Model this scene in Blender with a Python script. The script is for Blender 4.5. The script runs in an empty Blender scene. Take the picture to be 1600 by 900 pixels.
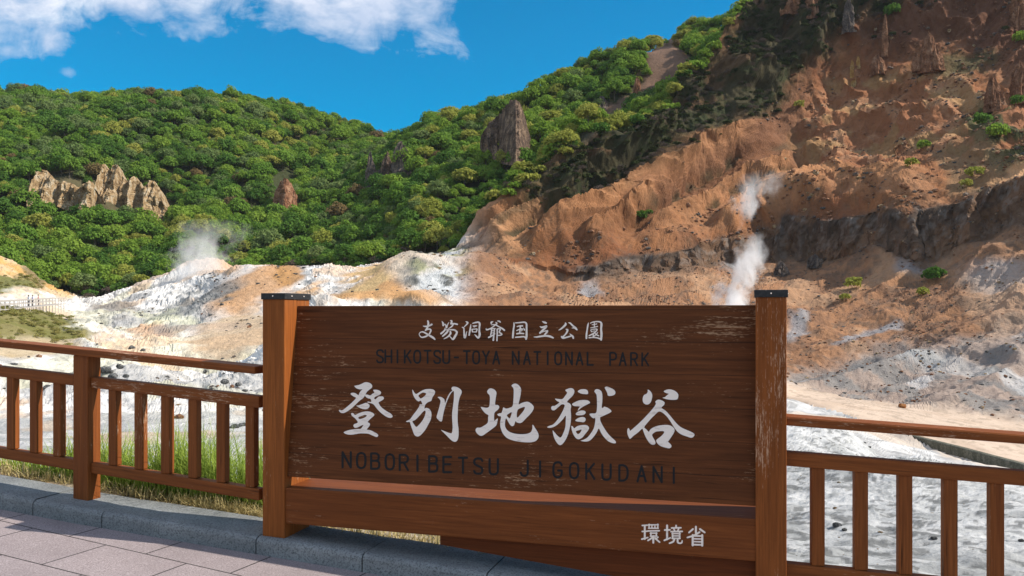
import sys
SKY_STR = 0.12; SUN_STR = 4.7; EXPOSURE = 0.45; SKY_HUE = 0.488; SKY_SAT = 2.0; SKY_VAL = 0.9
HAZE = 0.00005
import bpy, bmesh, math, random
import numpy as np
from mathutils import Vector, Matrix
from mathutils.geometry import tessellate_polygon
R = math.radians
rng = np.random.default_rng(7)
random.seed(7)
SC = bpy.context.scene
COL = SC.collection
F = 1311.0; CX = 800.0; HY = 485.0           # focal length, centre column and horizon row of the photograph (1600 px wide)

# ------------------------------------------------------------------ scene helpers
def link(o, parent=None):
    COL.objects.link(o)
    if parent is not None: o.parent = parent
    return o
def tag(o, label=None, cat=None, group=None, kind=None):
    if label: o['label'] = label
    if cat: o['category'] = cat
    if group: o['group'] = group
    if kind: o['kind'] = kind
    return o
def empty(name, loc, label, cat, group=None):
    o = bpy.data.objects.new(name, None); o.location = loc; o.empty_display_size = 0.2
    link(o); return tag(o, label, cat, group)
def mesh_np(name, V, faces, mats, parent=None, attrs=None, midx=None, smooth=False):
    """V (n,3) world coords; faces (m,4) or (m,3) array"""
    V = np.asarray(V, np.float32)
    me = bpy.data.meshes.new(name)
    faces = np.asarray(faces, np.int32)
    k = faces.shape[1]
    me.vertices.add(len(V)); me.vertices.foreach_set('co', V.ravel())
    me.loops.add(faces.size); me.loops.foreach_set('vertex_index', faces.ravel())
    me.polygons.add(len(faces))
    me.polygons.foreach_set('loop_start', np.arange(0, faces.size, k, dtype=np.int32))
    me.polygons.foreach_set('loop_total', np.full(len(faces), k, np.int32))
    if midx is not None: me.polygons.foreach_set('material_index', np.asarray(midx, np.int32))
    me.polygons.foreach_set('use_smooth', np.full(len(faces), bool(smooth)))
    me.update(calc_edges=True)
    for nm, arr in (attrs or {}).items():
        arr = np.asarray(arr, np.float32)
        if arr.ndim == 1:
            a = me.attributes.new(nm, 'FLOAT', 'POINT'); a.data.foreach_set('value', arr)
        elif arr.shape[1] == 3:
            a = me.attributes.new(nm, 'FLOAT_VECTOR', 'POINT'); a.data.foreach_set('vector', arr.ravel())
    for m in (mats if isinstance(mats, (list, tuple)) else [mats]): me.materials.append(m)
    me.validate()
    o = bpy.data.objects.new(name, me)
    link(o)
    if parent is not None:
        o.parent = parent
        o.matrix_parent_inverse = Matrix.Identity(4)
        o.location = -Vector(parent_world(parent))
    return o
def parent_world(p):
    v = Vector(p.location)
    while p.parent is not None:
        p = p.parent; v += Vector(p.location)
    return v

# ------------------------------------------------------------------ numpy noise
def _hash(xi, yi, zi, seed):
    h = (xi.astype(np.uint32) * np.uint32(374761393) + yi.astype(np.uint32) * np.uint32(668265263)
         + zi.astype(np.uint32) * np.uint32(2246822519) + np.uint32((seed * 3266489917) & 0xffffffff))
    h = (h ^ (h >> np.uint32(15))) * np.uint32(2246822519)
    h = (h ^ (h >> np.uint32(13))) * np.uint32(3266489917)
    h = h ^ (h >> np.uint32(16))
    return h.astype(np.float32) * np.float32(1 / 4294967295.0)
def noise(x, y, z=0.0, seed=0):
    x = np.asarray(x, np.float32); y = np.asarray(y, np.float32); z = np.zeros_like(x) + np.float32(z) if np.isscalar(z) else np.asarray(z, np.float32)
    xf = np.floor(x); yf = np.floor(y); zf = np.floor(z)
    xi = xf.astype(np.int64); yi = yf.astype(np.int64); zi = zf.astype(np.int64)
    u = x - xf; v = y - yf; w = z - zf
    u = u * u * u * (u * (u * 6 - 15) + 10); v = v * v * v * (v * (v * 6 - 15) + 10); w = w * w * w * (w * (w * 6 - 15) + 10)
    def H(a, b, c): return _hash(xi + a, yi + b, zi + c, seed)
    x00 = H(0,0,0) * (1-u) + H(1,0,0) * u; x10 = H(0,1,0) * (1-u) + H(1,1,0) * u
    x01 = H(0,0,1) * (1-u) + H(1,0,1) * u; x11 = H(0,1,1) * (1-u) + H(1,1,1) * u
    return (x00 * (1-v) + x10 * v) * (1-w) + (x01 * (1-v) + x11 * v) * w
def fbm(x, y, z=0.0, octv=4, seed=0, gain=0.5):
    s = 0; a = 1.0; t = 0; f = 1.0
    for o in range(octv):
        s = s + a * noise(x * f + 17.3 * o, y * f - 9.1 * o, (z * f + 5.7 * o), seed + o)
        t += a; a *= gain; f *= 2.03
    return s / t
def ridged(x, y, z=0.0, octv=3, seed=0):
    s = 0; a = 1.0; t = 0; f = 1.0
    for o in range(octv):
        s = s + a * (1 - np.abs(2 * noise(x * f + 7.7 * o, y * f + 3.1 * o, z * f + 1.3 * o, seed + o) - 1)) ** 2
        t += a; a *= 0.5; f *= 2.1
    return s / t
def sstep(a, b, x):
    t = np.clip((x - a) / (b - a), 0, 1); return t * t * (3 - 2 * t)

# ------------------------------------------------------------------ node helpers
class NT:
    def __init__(s, name):
        s.m = bpy.data.materials.new(name); s.m.use_nodes = True
        s.t = s.m.node_tree; s.t.nodes.clear()
        s.out = s.t.nodes.new('ShaderNodeOutputMaterial')
    def n(s, typ, **kw):
        nd = s.t.nodes.new(typ)
        for k, v in kw.items():
            if k.startswith('in_'):
                key = k[3:]; key = int(key) if key.isdigit() else key
                sock = nd.inputs[key]
                if hasattr(v, 'is_output'): s.t.links.new(v, sock)
                else: sock.default_value = v
            else: setattr(nd, k, v)
        return nd
    def l(s, a, b): s.t.links.new(a, b)
    def math(s, op, a, b=None, c=None, clamp=False):
        nd = s.t.nodes.new('ShaderNodeMath'); nd.operation = op; nd.use_clamp = clamp
        for i, v in enumerate((a, b, c)):
            if v is None: continue
            if hasattr(v, 'is_output'): s.t.links.new(v, nd.inputs[i])
            else: nd.inputs[i].default_value = v
        return nd.outputs[0]
    def mix(s, fac, a, b, blend='MIX'):
        nd = s.t.nodes.new('ShaderNodeMix'); nd.data_type = 'RGBA'; nd.blend_type = blend
        for sock, v in ((nd.inputs[0], fac), (nd.inputs[6], a), (nd.inputs[7], b)):
            if hasattr(v, 'is_output'): s.t.links.new(v, sock)
            else: sock.default_value = v if isinstance(v, (int, float)) else (*v, 1.0)[:4]
        return nd.outputs[2]
    def ramp(s, fac, stops):
        nd = s.t.nodes.new('ShaderNodeValToRGB'); cr = nd.color_ramp
        while len(cr.elements) > 1: cr.elements.remove(cr.elements[-1])
        cr.elements[0].position = stops[0][0]; cr.elements[0].color = (*stops[0][1], 1) if len(stops[0][1]) == 3 else stops[0][1]
        for p, c in stops[1:]:
            e = cr.elements.new(p); e.color = (*c, 1) if len(c) == 3 else c
        s.t.links.new(fac, nd.inputs[0]); return nd.outputs[0]
    def noise(s, vec, scale, detail=4, rough=0.55, dist=0.0):
        nd = s.t.nodes.new('ShaderNodeTexNoise')
        nd.inputs['Scale'].default_value = scale; nd.inputs['Detail'].default_value = detail
        nd.inputs['Roughness'].default_value = rough; nd.inputs['Distortion'].default_value = dist
        if vec is not None: s.t.links.new(vec, nd.inputs['Vector'])
        return nd.outputs[0]
    def mapping(s, vec, scale=(1,1,1), loc=(0,0,0), rot=(0,0,0)):
        nd = s.t.nodes.new('ShaderNodeMapping'); s.t.links.new(vec, nd.inputs[0])
        nd.inputs['Scale'].default_value = scale; nd.inputs['Location'].default_value = loc; nd.inputs['Rotation'].default_value = rot
        return nd.outputs[0]
    def attr(s, name):
        nd = s.t.nodes.new('ShaderNodeAttribute'); nd.attribute_name = name; return nd
    def bump(s, h, strength, dist):
        nd = s.t.nodes.new('ShaderNodeBump'); s.t.links.new(h, nd.inputs['Height'])
        nd.inputs['Strength'].default_value = strength; nd.inputs['Distance'].default_value = dist
        return nd.outputs[0]
    def bsdf(s, col, rough=0.8, spec=0.3, normal=None):
        nd = s.t.nodes.new('ShaderNodeBsdfPrincipled')
        if hasattr(col, 'is_output'): s.t.links.new(col, nd.inputs['Base Color'])
        else: nd.inputs['Base Color'].default_value = (*col, 1)
        if hasattr(rough, 'is_output'): s.t.links.new(rough, nd.inputs['Roughness'])
        else: nd.inputs['Roughness'].default_value = rough
        nd.inputs['Specular IOR Level'].default_value = spec
        if normal is not None: s.t.links.new(normal, nd.inputs['Normal'])
        return nd
    def done(s, shader):
        s.t.links.new(shader.outputs[0] if hasattr(shader, 'outputs') else shader, s.out.inputs[0]); return s.m

def wood(name, base, dark, worn_col, worn=0.2, streak=1.0, plank=False):
    t = NT(name)
    g = t.attr('gco').outputs['Vector']
    fine = t.noise(t.mapping(g, (3.0, 90, 90)), 1.0, 5, 0.65)
    grain = t.noise(t.mapping(g, (1.2, 22, 22)), 1.0, 4, 0.6, 0.6)
    big = t.noise(t.mapping(g, (0.9, 5, 5)), 1.0, 3, 0.5)
    c = t.mix(t.ramp(grain, [(0.30, (0,0,0)), (0.72, (1,1,1))]), dark, base)
    c = t.mix(t.ramp(fine, [(0.35, (0.55,0.55,0.55)), (0.62, (0,0,0))]), c, tuple(x * 0.45 for x in dark))
    c = t.mix(t.ramp(big, [(0.35, (0.30,0.30,0.30)), (0.6, (0,0,0))]), c, tuple(x * 0.55 for x in base))
    crack = t.noise(t.mapping(g, (2.2, 70, 70), (7.7, 0.3, 0.9)), 1.0, 3, 0.6, 0.4); cpatch = t.noise(t.mapping(g, (1.6, 6, 6), (0.7, 9.1, 2.2)), 1.0, 2, 0.5)
    cm = t.math('MULTIPLY', t.math('SUBTRACT', t.math('ADD', crack, t.math('MULTIPLY', cpatch, 0.6)), 0.98), 9.0, clamp=True)
    c = t.mix(t.math('MULTIPLY', cm, 0.8), c, tuple(x * 0.22 for x in dark))
    # worn paint: broken flecks along the grain, in patches
    patch = t.noise(t.mapping(g, (1.1, 3.2, 3.2), (3.1, 1.7, 0.4)), 1.0, 3, 0.6)
    fleck = t.noise(t.mapping(g, (10, 120, 120)), 1.0, 4, 0.7)
    speck = t.noise(t.mapping(g, (45, 160, 160)), 1.0, 2, 0.6)
    w = t.math('ADD', t.math('MULTIPLY', patch, 0.9), t.math('MULTIPLY', fleck, 0.8))
    w = t.math('ADD', w, t.math('MULTIPLY', speck, 0.35))
    thr = 1.30 - 0.30 * worn
    wm = t.math('MULTIPLY', t.math('SUBTRACT', w, thr), 9.0, clamp=True)
    wm = t.math('MULTIPLY', wm, 0.75)
    c = t.mix(wm, c, worn_col)
    if plank:
        sep = t.n('ShaderNodeSeparateXYZ'); t.l(g, sep.inputs[0])
        d = t.math('PINGPONG', t.math('ADD', sep.outputs[2], 0.03), 0.0865)
        seam = t.math('LESS_THAN', d, 0.0016)
        c = t.mix(t.math('MULTIPLY', seam, 0.7), c, (0.012, 0.006, 0.004))
    h = t.math('ADD', t.math('MULTIPLY', fine, 0.5), t.math('MULTIPLY', grain, 0.6))
    nrm = t.bump(h, 0.35, 0.004)
    return t.done(t.bsdf(c, 0.6, 0.14, nrm))
# ------------------------------------------------------------------ materials of the near things
M = {}
M['wood'] = wood('brown_stained_wood', (0.295, 0.088, 0.021), (0.19, 0.053, 0.013), (0.52, 0.34, 0.22), 0.38)
M['wood_post'] = wood('worn_post_wood', (0.33, 0.096, 0.021), (0.215, 0.060, 0.013), (0.58, 0.35, 0.22), 0.80)
M['wood_lit'] = wood('post_wood', (0.36, 0.108, 0.022), (0.245, 0.070, 0.015), (0.52, 0.32, 0.19), 0.26)
M['board'] = wood('dark_board_wood', (0.18, 0.055, 0.0155), (0.095, 0.029, 0.008), (0.46, 0.27, 0.15), 0.42, plank=True)
M['beam'] = wood('beam_wood', (0.245, 0.070, 0.017), (0.165, 0.046, 0.011), (0.44, 0.27, 0.17), 0.26)
M['lower'] = wood('lower_plank_wood', (0.17, 0.042, 0.010), (0.12, 0.030, 0.007), (0.4, 0.25, 0.15), 0.0)
def metal_cap():
    t = NT('dark_metal'); tc = t.n('ShaderNodeTexCoord')
    n = t.noise(tc.outputs['Object'], 60, 3)
    c = t.ramp(n, [(0.35, (0.012,0.011,0.011)), (0.66, (0.028,0.025,0.024)), (0.76, (0.16,0.15,0.14))])
    return t.done(t.bsdf(c, 0.5, 0.4))
M['cap'] = metal_cap()
def paint(name, c0, c1):
    t = NT(name); tc = t.n('ShaderNodeTexCoord')
    n = t.noise(t.mapping(tc.outputs['Object'], (12, 12, 50)), 1.0, 5, 0.7)
    return t.done(t.bsdf(t.ramp(n, [(0.30, c0), (0.45, c1)]), 0.6, 0.3))
M['white'] = paint('white_lettering_paint', (0.66, 0.53, 0.45), (0.93, 0.79, 0.68))
M['black'] = paint('black_carved_paint', (0.010, 0.007, 0.006), (0.006, 0.005, 0.005))
def concrete():
    t = NT('kerb_concrete'); tc = t.n('ShaderNodeTexCoord'); o = tc.outputs['Object']
    a = t.noise(o, 3.0, 5, 0.6); b = t.noise(o, 90, 4, 0.75); d = t.noise(o, 26, 5, 0.75)
    c = t.ramp(a, [(0.3, (0.165,0.172,0.175)), (0.7, (0.285,0.292,0.29))])
    c = t.mix(t.ramp(b, [(0.38, (0.75,0.75,0.75)), (0.52, (0,0,0))]), c, (0.055,0.06,0.06))
    c = t.mix(t.ramp(d, [(0.28, (0.7,0.7,0.7)), (0.40, (0,0,0))]), c, (0.07,0.068,0.06))
    return t.done(t.bsdf(c, 0.85, 0.2, t.bump(t.math('ADD', b, d), 0.5, 0.004)))
M['kerb'] = concrete()
def paving():
    t = NT('pink_granite_paving'); tc = t.n('ShaderNodeTexCoord'); o = tc.outputs['Object']
    br = t.n('ShaderNodeTexBrick'); mp = t.mapping(o, (1,1,1), (0.13, 0.165, 0), (0, 0, R(22.5))); t.l(mp, br.inputs['Vector'])
    br.inputs['Scale'].default_value = 1.0; br.inputs['Brick Width'].default_value = 0.62; br.inputs['Row Height'].default_value = 0.43
    br.inputs['Mortar Size'].default_value = 0.0055; br.inputs['Mortar Smooth'].default_value = 0.15; br.inputs['Bias'].default_value = 0.0
    br.inputs['Color1'].default_value = (0,0,0,1); br.inputs['Color2'].default_value = (1,1,1,1); br.inputs['Mortar'].default_value = (0.5,0.5,0.5,1)
    s1 = t.noise(o, 120, 3, 0.75); s2 = t.noise(o, 90, 3, 0.6); s3 = t.noise(o, 1.1, 7, 0.75)
    tile = t.mix(br.outputs['Color'], (0.275, 0.230, 0.232), (0.32, 0.268, 0.268))
    c = t.mix(t.ramp(s1, [(0.33, (0.85,0.85,0.85)), (0.52, (0,0,0))]), tile, (0.15, 0.11, 0.11))
    c = t.mix(t.ramp(s1, [(0.56, (0,0,0)), (0.72, (0.7,0.7,0.7))]), c, (0.62, 0.55, 0.53))
    c = t.mix(t.ramp(s3, [(0.36, (0.45,0.45,0.45)), (0.56, (0,0,0))]), c, (0.17, 0.14, 0.14))
    c = t.mix(br.outputs['Fac'], c, (0.035, 0.03, 0.03))
    h = t.math('SUBTRACT', t.math('MULTIPLY', s1, 0.4), t.math('MULTIPLY', br.outputs['Fac'], 2.0))
    return t.done(t.bsdf(c, 0.8, 0.25, t.bump(h, 0.5, 0.004)))
M['paving'] = paving()

# ------------------------------------------------------------------ wooden members
class WB:
    """collects bevelled wooden members for ONE mesh; every vertex stores its grain coordinate"""
    def __init__(s): s.V = []; s.Fc = []; s.G = []; s.n = 0
    def box(s, o, ax, ay, az, lx, ly, lz, grain=0, bev=0.006, taper=None):
        bm = bmesh.new()
        bmesh.ops.create_cube(bm, size=1.0)
        for v in bm.verts: v.co = Vector(((v.co.x + .5) * lx, (v.co.y + .5) * ly, (v.co.z + .5) * lz))
        if bev > 0: bmesh.ops.bevel(bm, geom=list(bm.edges), offset=min(bev, 0.2 * min(lx, ly, lz)), segments=2, affect='EDGES', profile=0.6)
        bmesh.ops.triangulate(bm, faces=bm.faces)
        bm.verts.ensure_lookup_table()
        o = Vector(o); ax = Vector(ax); ay = Vector(ay); az = Vector(az); off = random.uniform(0, 50)
        for v in bm.verts:
            c = v.co
            s.V.append(o + ax * c.x + ay * c.y + az * c.z)
            k = (c.x, c.y, c.z)
            g = (k[grain] + off, k[(grain + 1) % 3] + off * .3, k[(grain + 2) % 3])
            s.G.append(g)
        for f in bm.faces: s.Fc.append([v.index + s.n for v in f.verts])
        s.n = len(s.V); bm.free(); return s
    def build(s, name, mat, parent=None):
        return mesh_np(name, np.array([tuple(v) for v in s.V]), np.array(s.Fc), mat, parent, {'gco': np.array(s.G)})
Z = Vector((0, 0, 1))

# ------------------------------------------------------------------ where the near things stand (metres, eye at the origin)
S0 = Vector((-1.502, 5.05, 0)); SX = Vector((0.9596, -0.2816, 0)); SY = Vector((0.2816, 0.9596, 0))   # sign: left post, along, back
LA = Vector((-2.938, 5.614, 0)); LX = Vector((0.943, -0.333, 0)); LY = Vector((0.333, 0.943, 0))        # left fence
RA = Vector((1.39, 4.26, 0)); RX = Vector((0.9905, -0.137, 0)); RY = Vector((0.137, 0.9905, 0))         # right fence
def G(x, y): return -1.352 - 0.0605 * (x + 1.502) + 0.0177 * (y - 5.05)       # top of the kerb: the path falls to the right
def at(o, x, y, ax, ay, z): v = o + ax * x + ay * y; return Vector((v.x, v.y, z))

# ------------------------------------------------------------------ SIGN
sign = empty('information_sign', (S0.x + 1.43 * SX.x, S0.y + 1.43 * SX.y, G(S0.x + 1.43 * SX.x, S0.y + 1.43 * SX.y)),
             'big brown wooden park name sign with white brush lettering between two capped posts', 'sign')
PW, PD1, PD2, ZT = 0.150, 0.142, 0.150, 0.068
SL = 3.0                                                     # left faces of the two posts are 2.85 m apart
for sx, m, mf in ((0.0, M['wood_lit'], None), (2.85, M['wood_post'], None)):
    p = at(S0, sx, 0, SX, SY, 0); zb = G(p.x, p.y) - 0.02
    w = WB()
    w.box((p.x, p.y, zb), SX, SY, Z, PW, PD1, ZT - zb, grain=2)
    q = p + SY * (PD1 + 0.003)
    w.box((q.x, q.y, zb + 0.002), SX, SY, Z, PW - 0.002, PD2, ZT - zb - 0.002, grain=2)
    po = w.build('post', m, sign)
    c = WB(); q = p - SX * 0.007 - SY * 0.007
    c.box((q.x, q.y, ZT - 0.002), SX, SY, Z, PW + 0.014, PD1 + PD2 + 0.014, 0.038, grain=0, bev=0.004)
    cap = c.build('cap', M['cap'], po)
    for (a, b) in ((PW * .5, -0.0075), (PW + 0.0075, 0.07), (PW + 0.0075, 0.21)):
        v = p + SX * a + SY * b; bm = bmesh.new()
        bmesh.ops.create_uvsphere(bm, u_segments=8, v_segments=6, radius=0.004, matrix=Matrix.Translation((v.x, v.y, ZT + 0.018)))
        me = bpy.data.meshes.new('nail'); bm.to_mesh(me); bm.free(); me.materials.append(M['white'])
        nail = bpy.data.objects.new('nail', me); link(nail, po); nail.location = -parent_world(po)
# board: leans back, its foot 3 cm and its head 15 cm behind the front faces of the posts
bz0, bz1, bd0, bd1 = -0.998, 0.028, 0.030, 0.150
BB = at(S0, PW - 0.006, bd0, SX, SY, bz0)
bup = (SY * (bd1 - bd0) + Z * (bz1 - bz0)); BH = bup.length; bup.normalize()
bn = SX.cross(bup).normalized()                              # points to the viewer's side or away; fix below
if bn.y > 0: bn = -bn
BLEN = 2.85 - PW + 0.012
w = WB(); w.box(BB - bn * 0.0, SX, -bn, bup, BLEN, 0.055, BH, grain=0, bev=0.004)
board = w.build('board', M['board'], sign)
# beam under the board, its face 1 cm behind the posts' faces
w = WB(); q = at(S0, PW - 0.007, 0.010, SX, SY, -1.275); w.box(q, SX, SY, Z, BLEN + 0.002, 0.345, 0.215, grain=0, bev=0.008)
beam = w.build('beam', M['beam'], sign)
# lower plank that follows the fall of the path
w = WB(); q = at(S0, 1.10, 0.10, SX, SY, 0)
q.z = -1.279 - 0.062
sl = Vector((SX.x, SX.y, 0))
bmv = WB(); x0, x1 = 1.12, 2.862
pts = []
bm = bmesh.new(); vs = []
for yy in (0.06, 0.12):
    for (xx, zz) in ((x0, -1.279), (x1, -1.279), (x1, -1.352 - 0.063 * (x1) + 0.035), (x0, -1.352 - 0.063 * x0 + 0.085)):
        v = at(S0, xx, yy, SX, SY, zz); vs.append(tuple(v))
Fq = [(0,3,2,1), (4,5,6,7), (0,1,5,4), (1,2,6,5), (2,3,7,6), (3,0,4,7)]
gco = [( (v[0]-S0.x)*SX.x + (v[1]-S0.y)*SX.y, i // 4 * .06, v[2]) for i, v in enumerate(vs)]
mesh_np('lower_plank', np.array(vs), np.array(Fq), M['lower'], sign, {'gco': np.array(gco)})
bm.free()

# ------------------------------------------------------------------ lettering, laid on the board's real plane
def on_plane(px, py, P0, n, lift):
    d = Vector(((px - CX) / F, 1.0, (HY - py) / F))
    t = (P0 + n * lift).dot(n) / d.dot(n)
    return d * t
def poly_letters(name, shapes, P0, n, mat, parent, lift=0.0015):
    V = []; T = []
    for rings in shapes:
        loops = [[on_plane(x, y, P0, n, lift) for x, y in r] for r in rings]
        base = len(V)
        for lp in loops: V += [tuple(v) for v in lp]
        for tri in tessellate_polygon(loops):
            a, b, c = (Vector(V[base + i]) for i in tri)
            T.append([base + i for i in (tri if (b - a).cross(c - a).dot(n) > 0 else tri[::-1])])
    return mesh_np(name, np.array(V), np.array(T), mat, parent)
def smooth_ring(r, sub=4):
    out = []; k = len(r)
    for i in range(k):
        p0, p1, p2, p3 = (np.array(r[(i + j) % k], float) for j in (-1, 0, 1, 2))
        for s in range(sub):
            t = s / sub
            out.append(tuple(0.5 * ((2 * p1) + (p2 - p0) * t + (2 * p0 - 5 * p1 + 4 * p2 - p3) * t * t + (3 * p1 - p0 - 3 * p2 + p3) * t ** 3)))
    return out
def strokes_mesh(name, strokes, P0, n, mat, parent, lift=0.0015, sub=5, step=0.00004):
    """strokes: lists of (px, py, width px); brush ribbons with round ends, each a hair above the one before"""
    V = []; T = []
    for si, st in enumerate(strokes):
        p = [np.array(q, float) for q in st]; q = [p[0]] + p + [p[-1]]
        pts = []
        for i in range(len(p) - 1):
            p0, p1, p2, p3 = q[i], q[i + 1], q[i + 2], q[i + 3]
            for s in range(sub):
                t = s / sub
                pts.append(0.5 * ((2 * p1) + (p2 - p0) * t + (2 * p0 - 5 * p1 + 4 * p2 - p3) * t * t + (3 * p1 - p0 - 3 * p2 + p3) * t ** 3))
        pts.append(p[-1])
        L = []; Rr = []
        for i, c in enumerate(pts):
            d = pts[min(i + 1, len(pts) - 1)][:2] - pts[max(i - 1, 0)][:2]
            d = d / (np.linalg.norm(d) + 1e-9); nn = np.array((-d[1], d[0])); h = max(c[2], 0.15) / 2
            L.append(c[:2] + nn * h); Rr.append(c[:2] - nn * h)
        def capend(c, dirv, h):
            a = math.atan2(dirv[1], dirv[0]); return [c + h * np.array((math.cos(a + th), math.sin(a + th))) for th in (R(45), 0, R(-45))]
        d1 = pts[-1][:2] - pts[-2][:2]; d0 = pts[0][:2] - pts[1][:2]
        lf = lift + si * step
        base = len(V)
        quads = [(L[i], L[i + 1], Rr[i + 1], Rr[i]) for i in range(len(L) - 1)]
        caps = [[L[-1]] + capend(pts[-1][:2], d1, pts[-1][2] / 2) + [Rr[-1]], [Rr[0]] + capend(pts[0][:2], d0, pts[0][2] / 2) + [L[0]]]
        for poly in quads + caps:
            b = len(V)
            V += [tuple(on_plane(x, y, P0, n, lf)) for x, y in poly]
            for k in range(1, len(poly) - 1):
                a_, b_, c_ = (Vector(V[b + j]) for j in (0, k, k + 1))
                tri = [b, b + k, b + k + 1]
                T.append(tri if (b_ - a_).cross(c_ - a_).dot(n) > 0 else tri[::-1])
    return mesh_np(name, np.array(V), np.array(T), mat, parent)

BIG = []
def big(ox, oy, sc, rings): BIG.append([smooth_ring([(ox + x / sc, oy + y / sc) for x, y in r]) for r in rings])
big(520, 590, 9.0, [[(303,118),(330,110),(370,102),(410,85),(450,66),(490,66),(530,82),(553,110),(550,140),(520,165),(480,200),(455,245),(430,285),(390,315),(350,350),(310,390),(260,435),(200,478),(150,498),(110,492),(85,462),(100,452),(130,460),(170,435),(230,385),(290,330),(325,285),(290,265),(252,235),(258,218),(285,212),(320,220),(360,245),(375,215),(400,180),(415,165),(380,165),(340,155),(318,138)]])
big(520, 590, 9.0, [[(568,175),(610,170),(650,180),(678,205),(670,235),(640,250),(600,268),(582,290),(600,305),(640,270),(665,265),(700,265),(720,290),(700,315),(660,338),(645,352),(665,395),(710,440),(770,480),(820,510),(842,545),(820,565),(775,560),(715,525),(660,480),(615,430),(580,385),(550,365),(510,355),(480,345),(500,338),(540,340),(530,300),(490,290),(460,265),(455,240),(490,240),(525,250),(560,225),(585,210)]])
big(520, 590, 9.0, [[(330,395),(370,388),(420,370),(465,355),(500,368),(518,395),(500,430),(460,445),(410,438),(370,420)]])
big(520, 590, 9.0, [[(260,500),(285,500),(310,525),(330,520),(370,500),(430,480),(490,475),(540,485),(578,510),(580,535),(545,565),(510,600),(490,625),(515,640),(522,665),(500,700),(480,730),(530,740),(590,770),(635,800),(635,825),(610,835),(560,815),(500,790),(440,785),(380,785),(320,795),(260,803),(200,798),(155,775),(165,760),(220,740),(290,728),(350,722),(390,720),(420,685),(430,665),(400,675),(350,700),(310,705),(290,680),(300,655),(340,640),(350,620),(320,580),(285,550),(262,525)], [(360,560),(400,540),(450,525),(478,535),(450,560),(400,580),(370,580)]])
big(630, 595, 9.0, [[(128,125),(145,145),(160,170),(185,185),(220,165),(260,140),(310,120),(370,115),(420,122),(448,150),(440,190),(410,235),(395,280),(350,300),(320,325),(305,350),(300,390),(325,380),(365,395),(390,430),(398,480),(385,550),(350,620),(310,690),(260,750),(220,780),(185,780),(155,755),(130,690),(105,620),(92,580),(60,580),(38,572),(65,558),(100,535),(140,480),(190,415),(225,360),(235,330),(265,330),(262,305),(245,280),(215,290),(185,270),(155,230),(135,180)], [(215,210),(240,185),(280,165),(322,180),(300,215),(250,248),(230,235)], [(130,570),(170,550),(230,490),(290,425),(315,430),(305,490),(270,560),(220,620),(185,648),(155,615)]])
big(630, 595, 9.0, [[(485,230),(520,225),(555,240),(580,265),(590,310),(620,230),(660,165),(690,140),(678,110),(690,88),(720,82),(770,95),(815,130),(822,170),(800,220),(785,270),(772,350),(768,430),(765,520),(768,600),(778,680),(778,770),(765,830),(740,855),(710,855),(670,830),(620,780),(570,730),(532,692),(560,700),(610,720),(655,735),(685,730),(695,650),(690,560),(688,460),(700,360),(712,250),(712,150),(690,155),(660,195),(620,280),(595,350),(575,420),(558,500),(545,565),(520,570),(490,545),(470,510),(485,450),(510,360),(525,290),(510,255)]])
big(740, 595, 8.18, [[(172,140),(190,108),(220,96),(265,112),(292,150),(285,210),(275,300),(310,310),(328,335),(310,370),(270,405),(262,450),(265,510),(285,495),(308,482),(302,530),(285,575),(230,620),(160,670),(110,702),(70,695),(35,660),(25,625),(45,600),(85,598),(130,575),(180,535),(185,470),(188,440),(150,415),(115,375),(92,335),(130,340),(170,345),(200,325),(208,250),(205,190),(185,165)]])
big(740, 595, 8.18, [[(303,428),(330,415),(355,410),(370,375),(380,340),(415,355),(460,345),(498,322),(508,250),(512,170),(510,100),(485,65),(500,45),(535,35),(575,55),(605,100),(605,150),(590,230),(575,300),(610,285),(660,270),(700,270),(740,295),(768,330),(760,375),(720,430),(670,480),(620,530),(585,540),(550,530),(540,515),(530,530),(515,570),(490,580),(465,560),(440,520),(415,480),(402,530),(405,590),(440,640),(490,665),(560,680),(640,682),(700,672),(735,650),(750,610),(755,560),(790,610),(825,670),(830,720),(800,765),(740,785),(650,785),(560,775),(480,755),(420,725),(375,675),(345,600),(340,530),(350,460),(320,450)], [(425,440),(450,420),(485,402),(480,440),(462,480),(440,465)], [(565,370),(610,345),(655,335),(640,380),(600,430),(560,470),(552,430)]])
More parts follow.
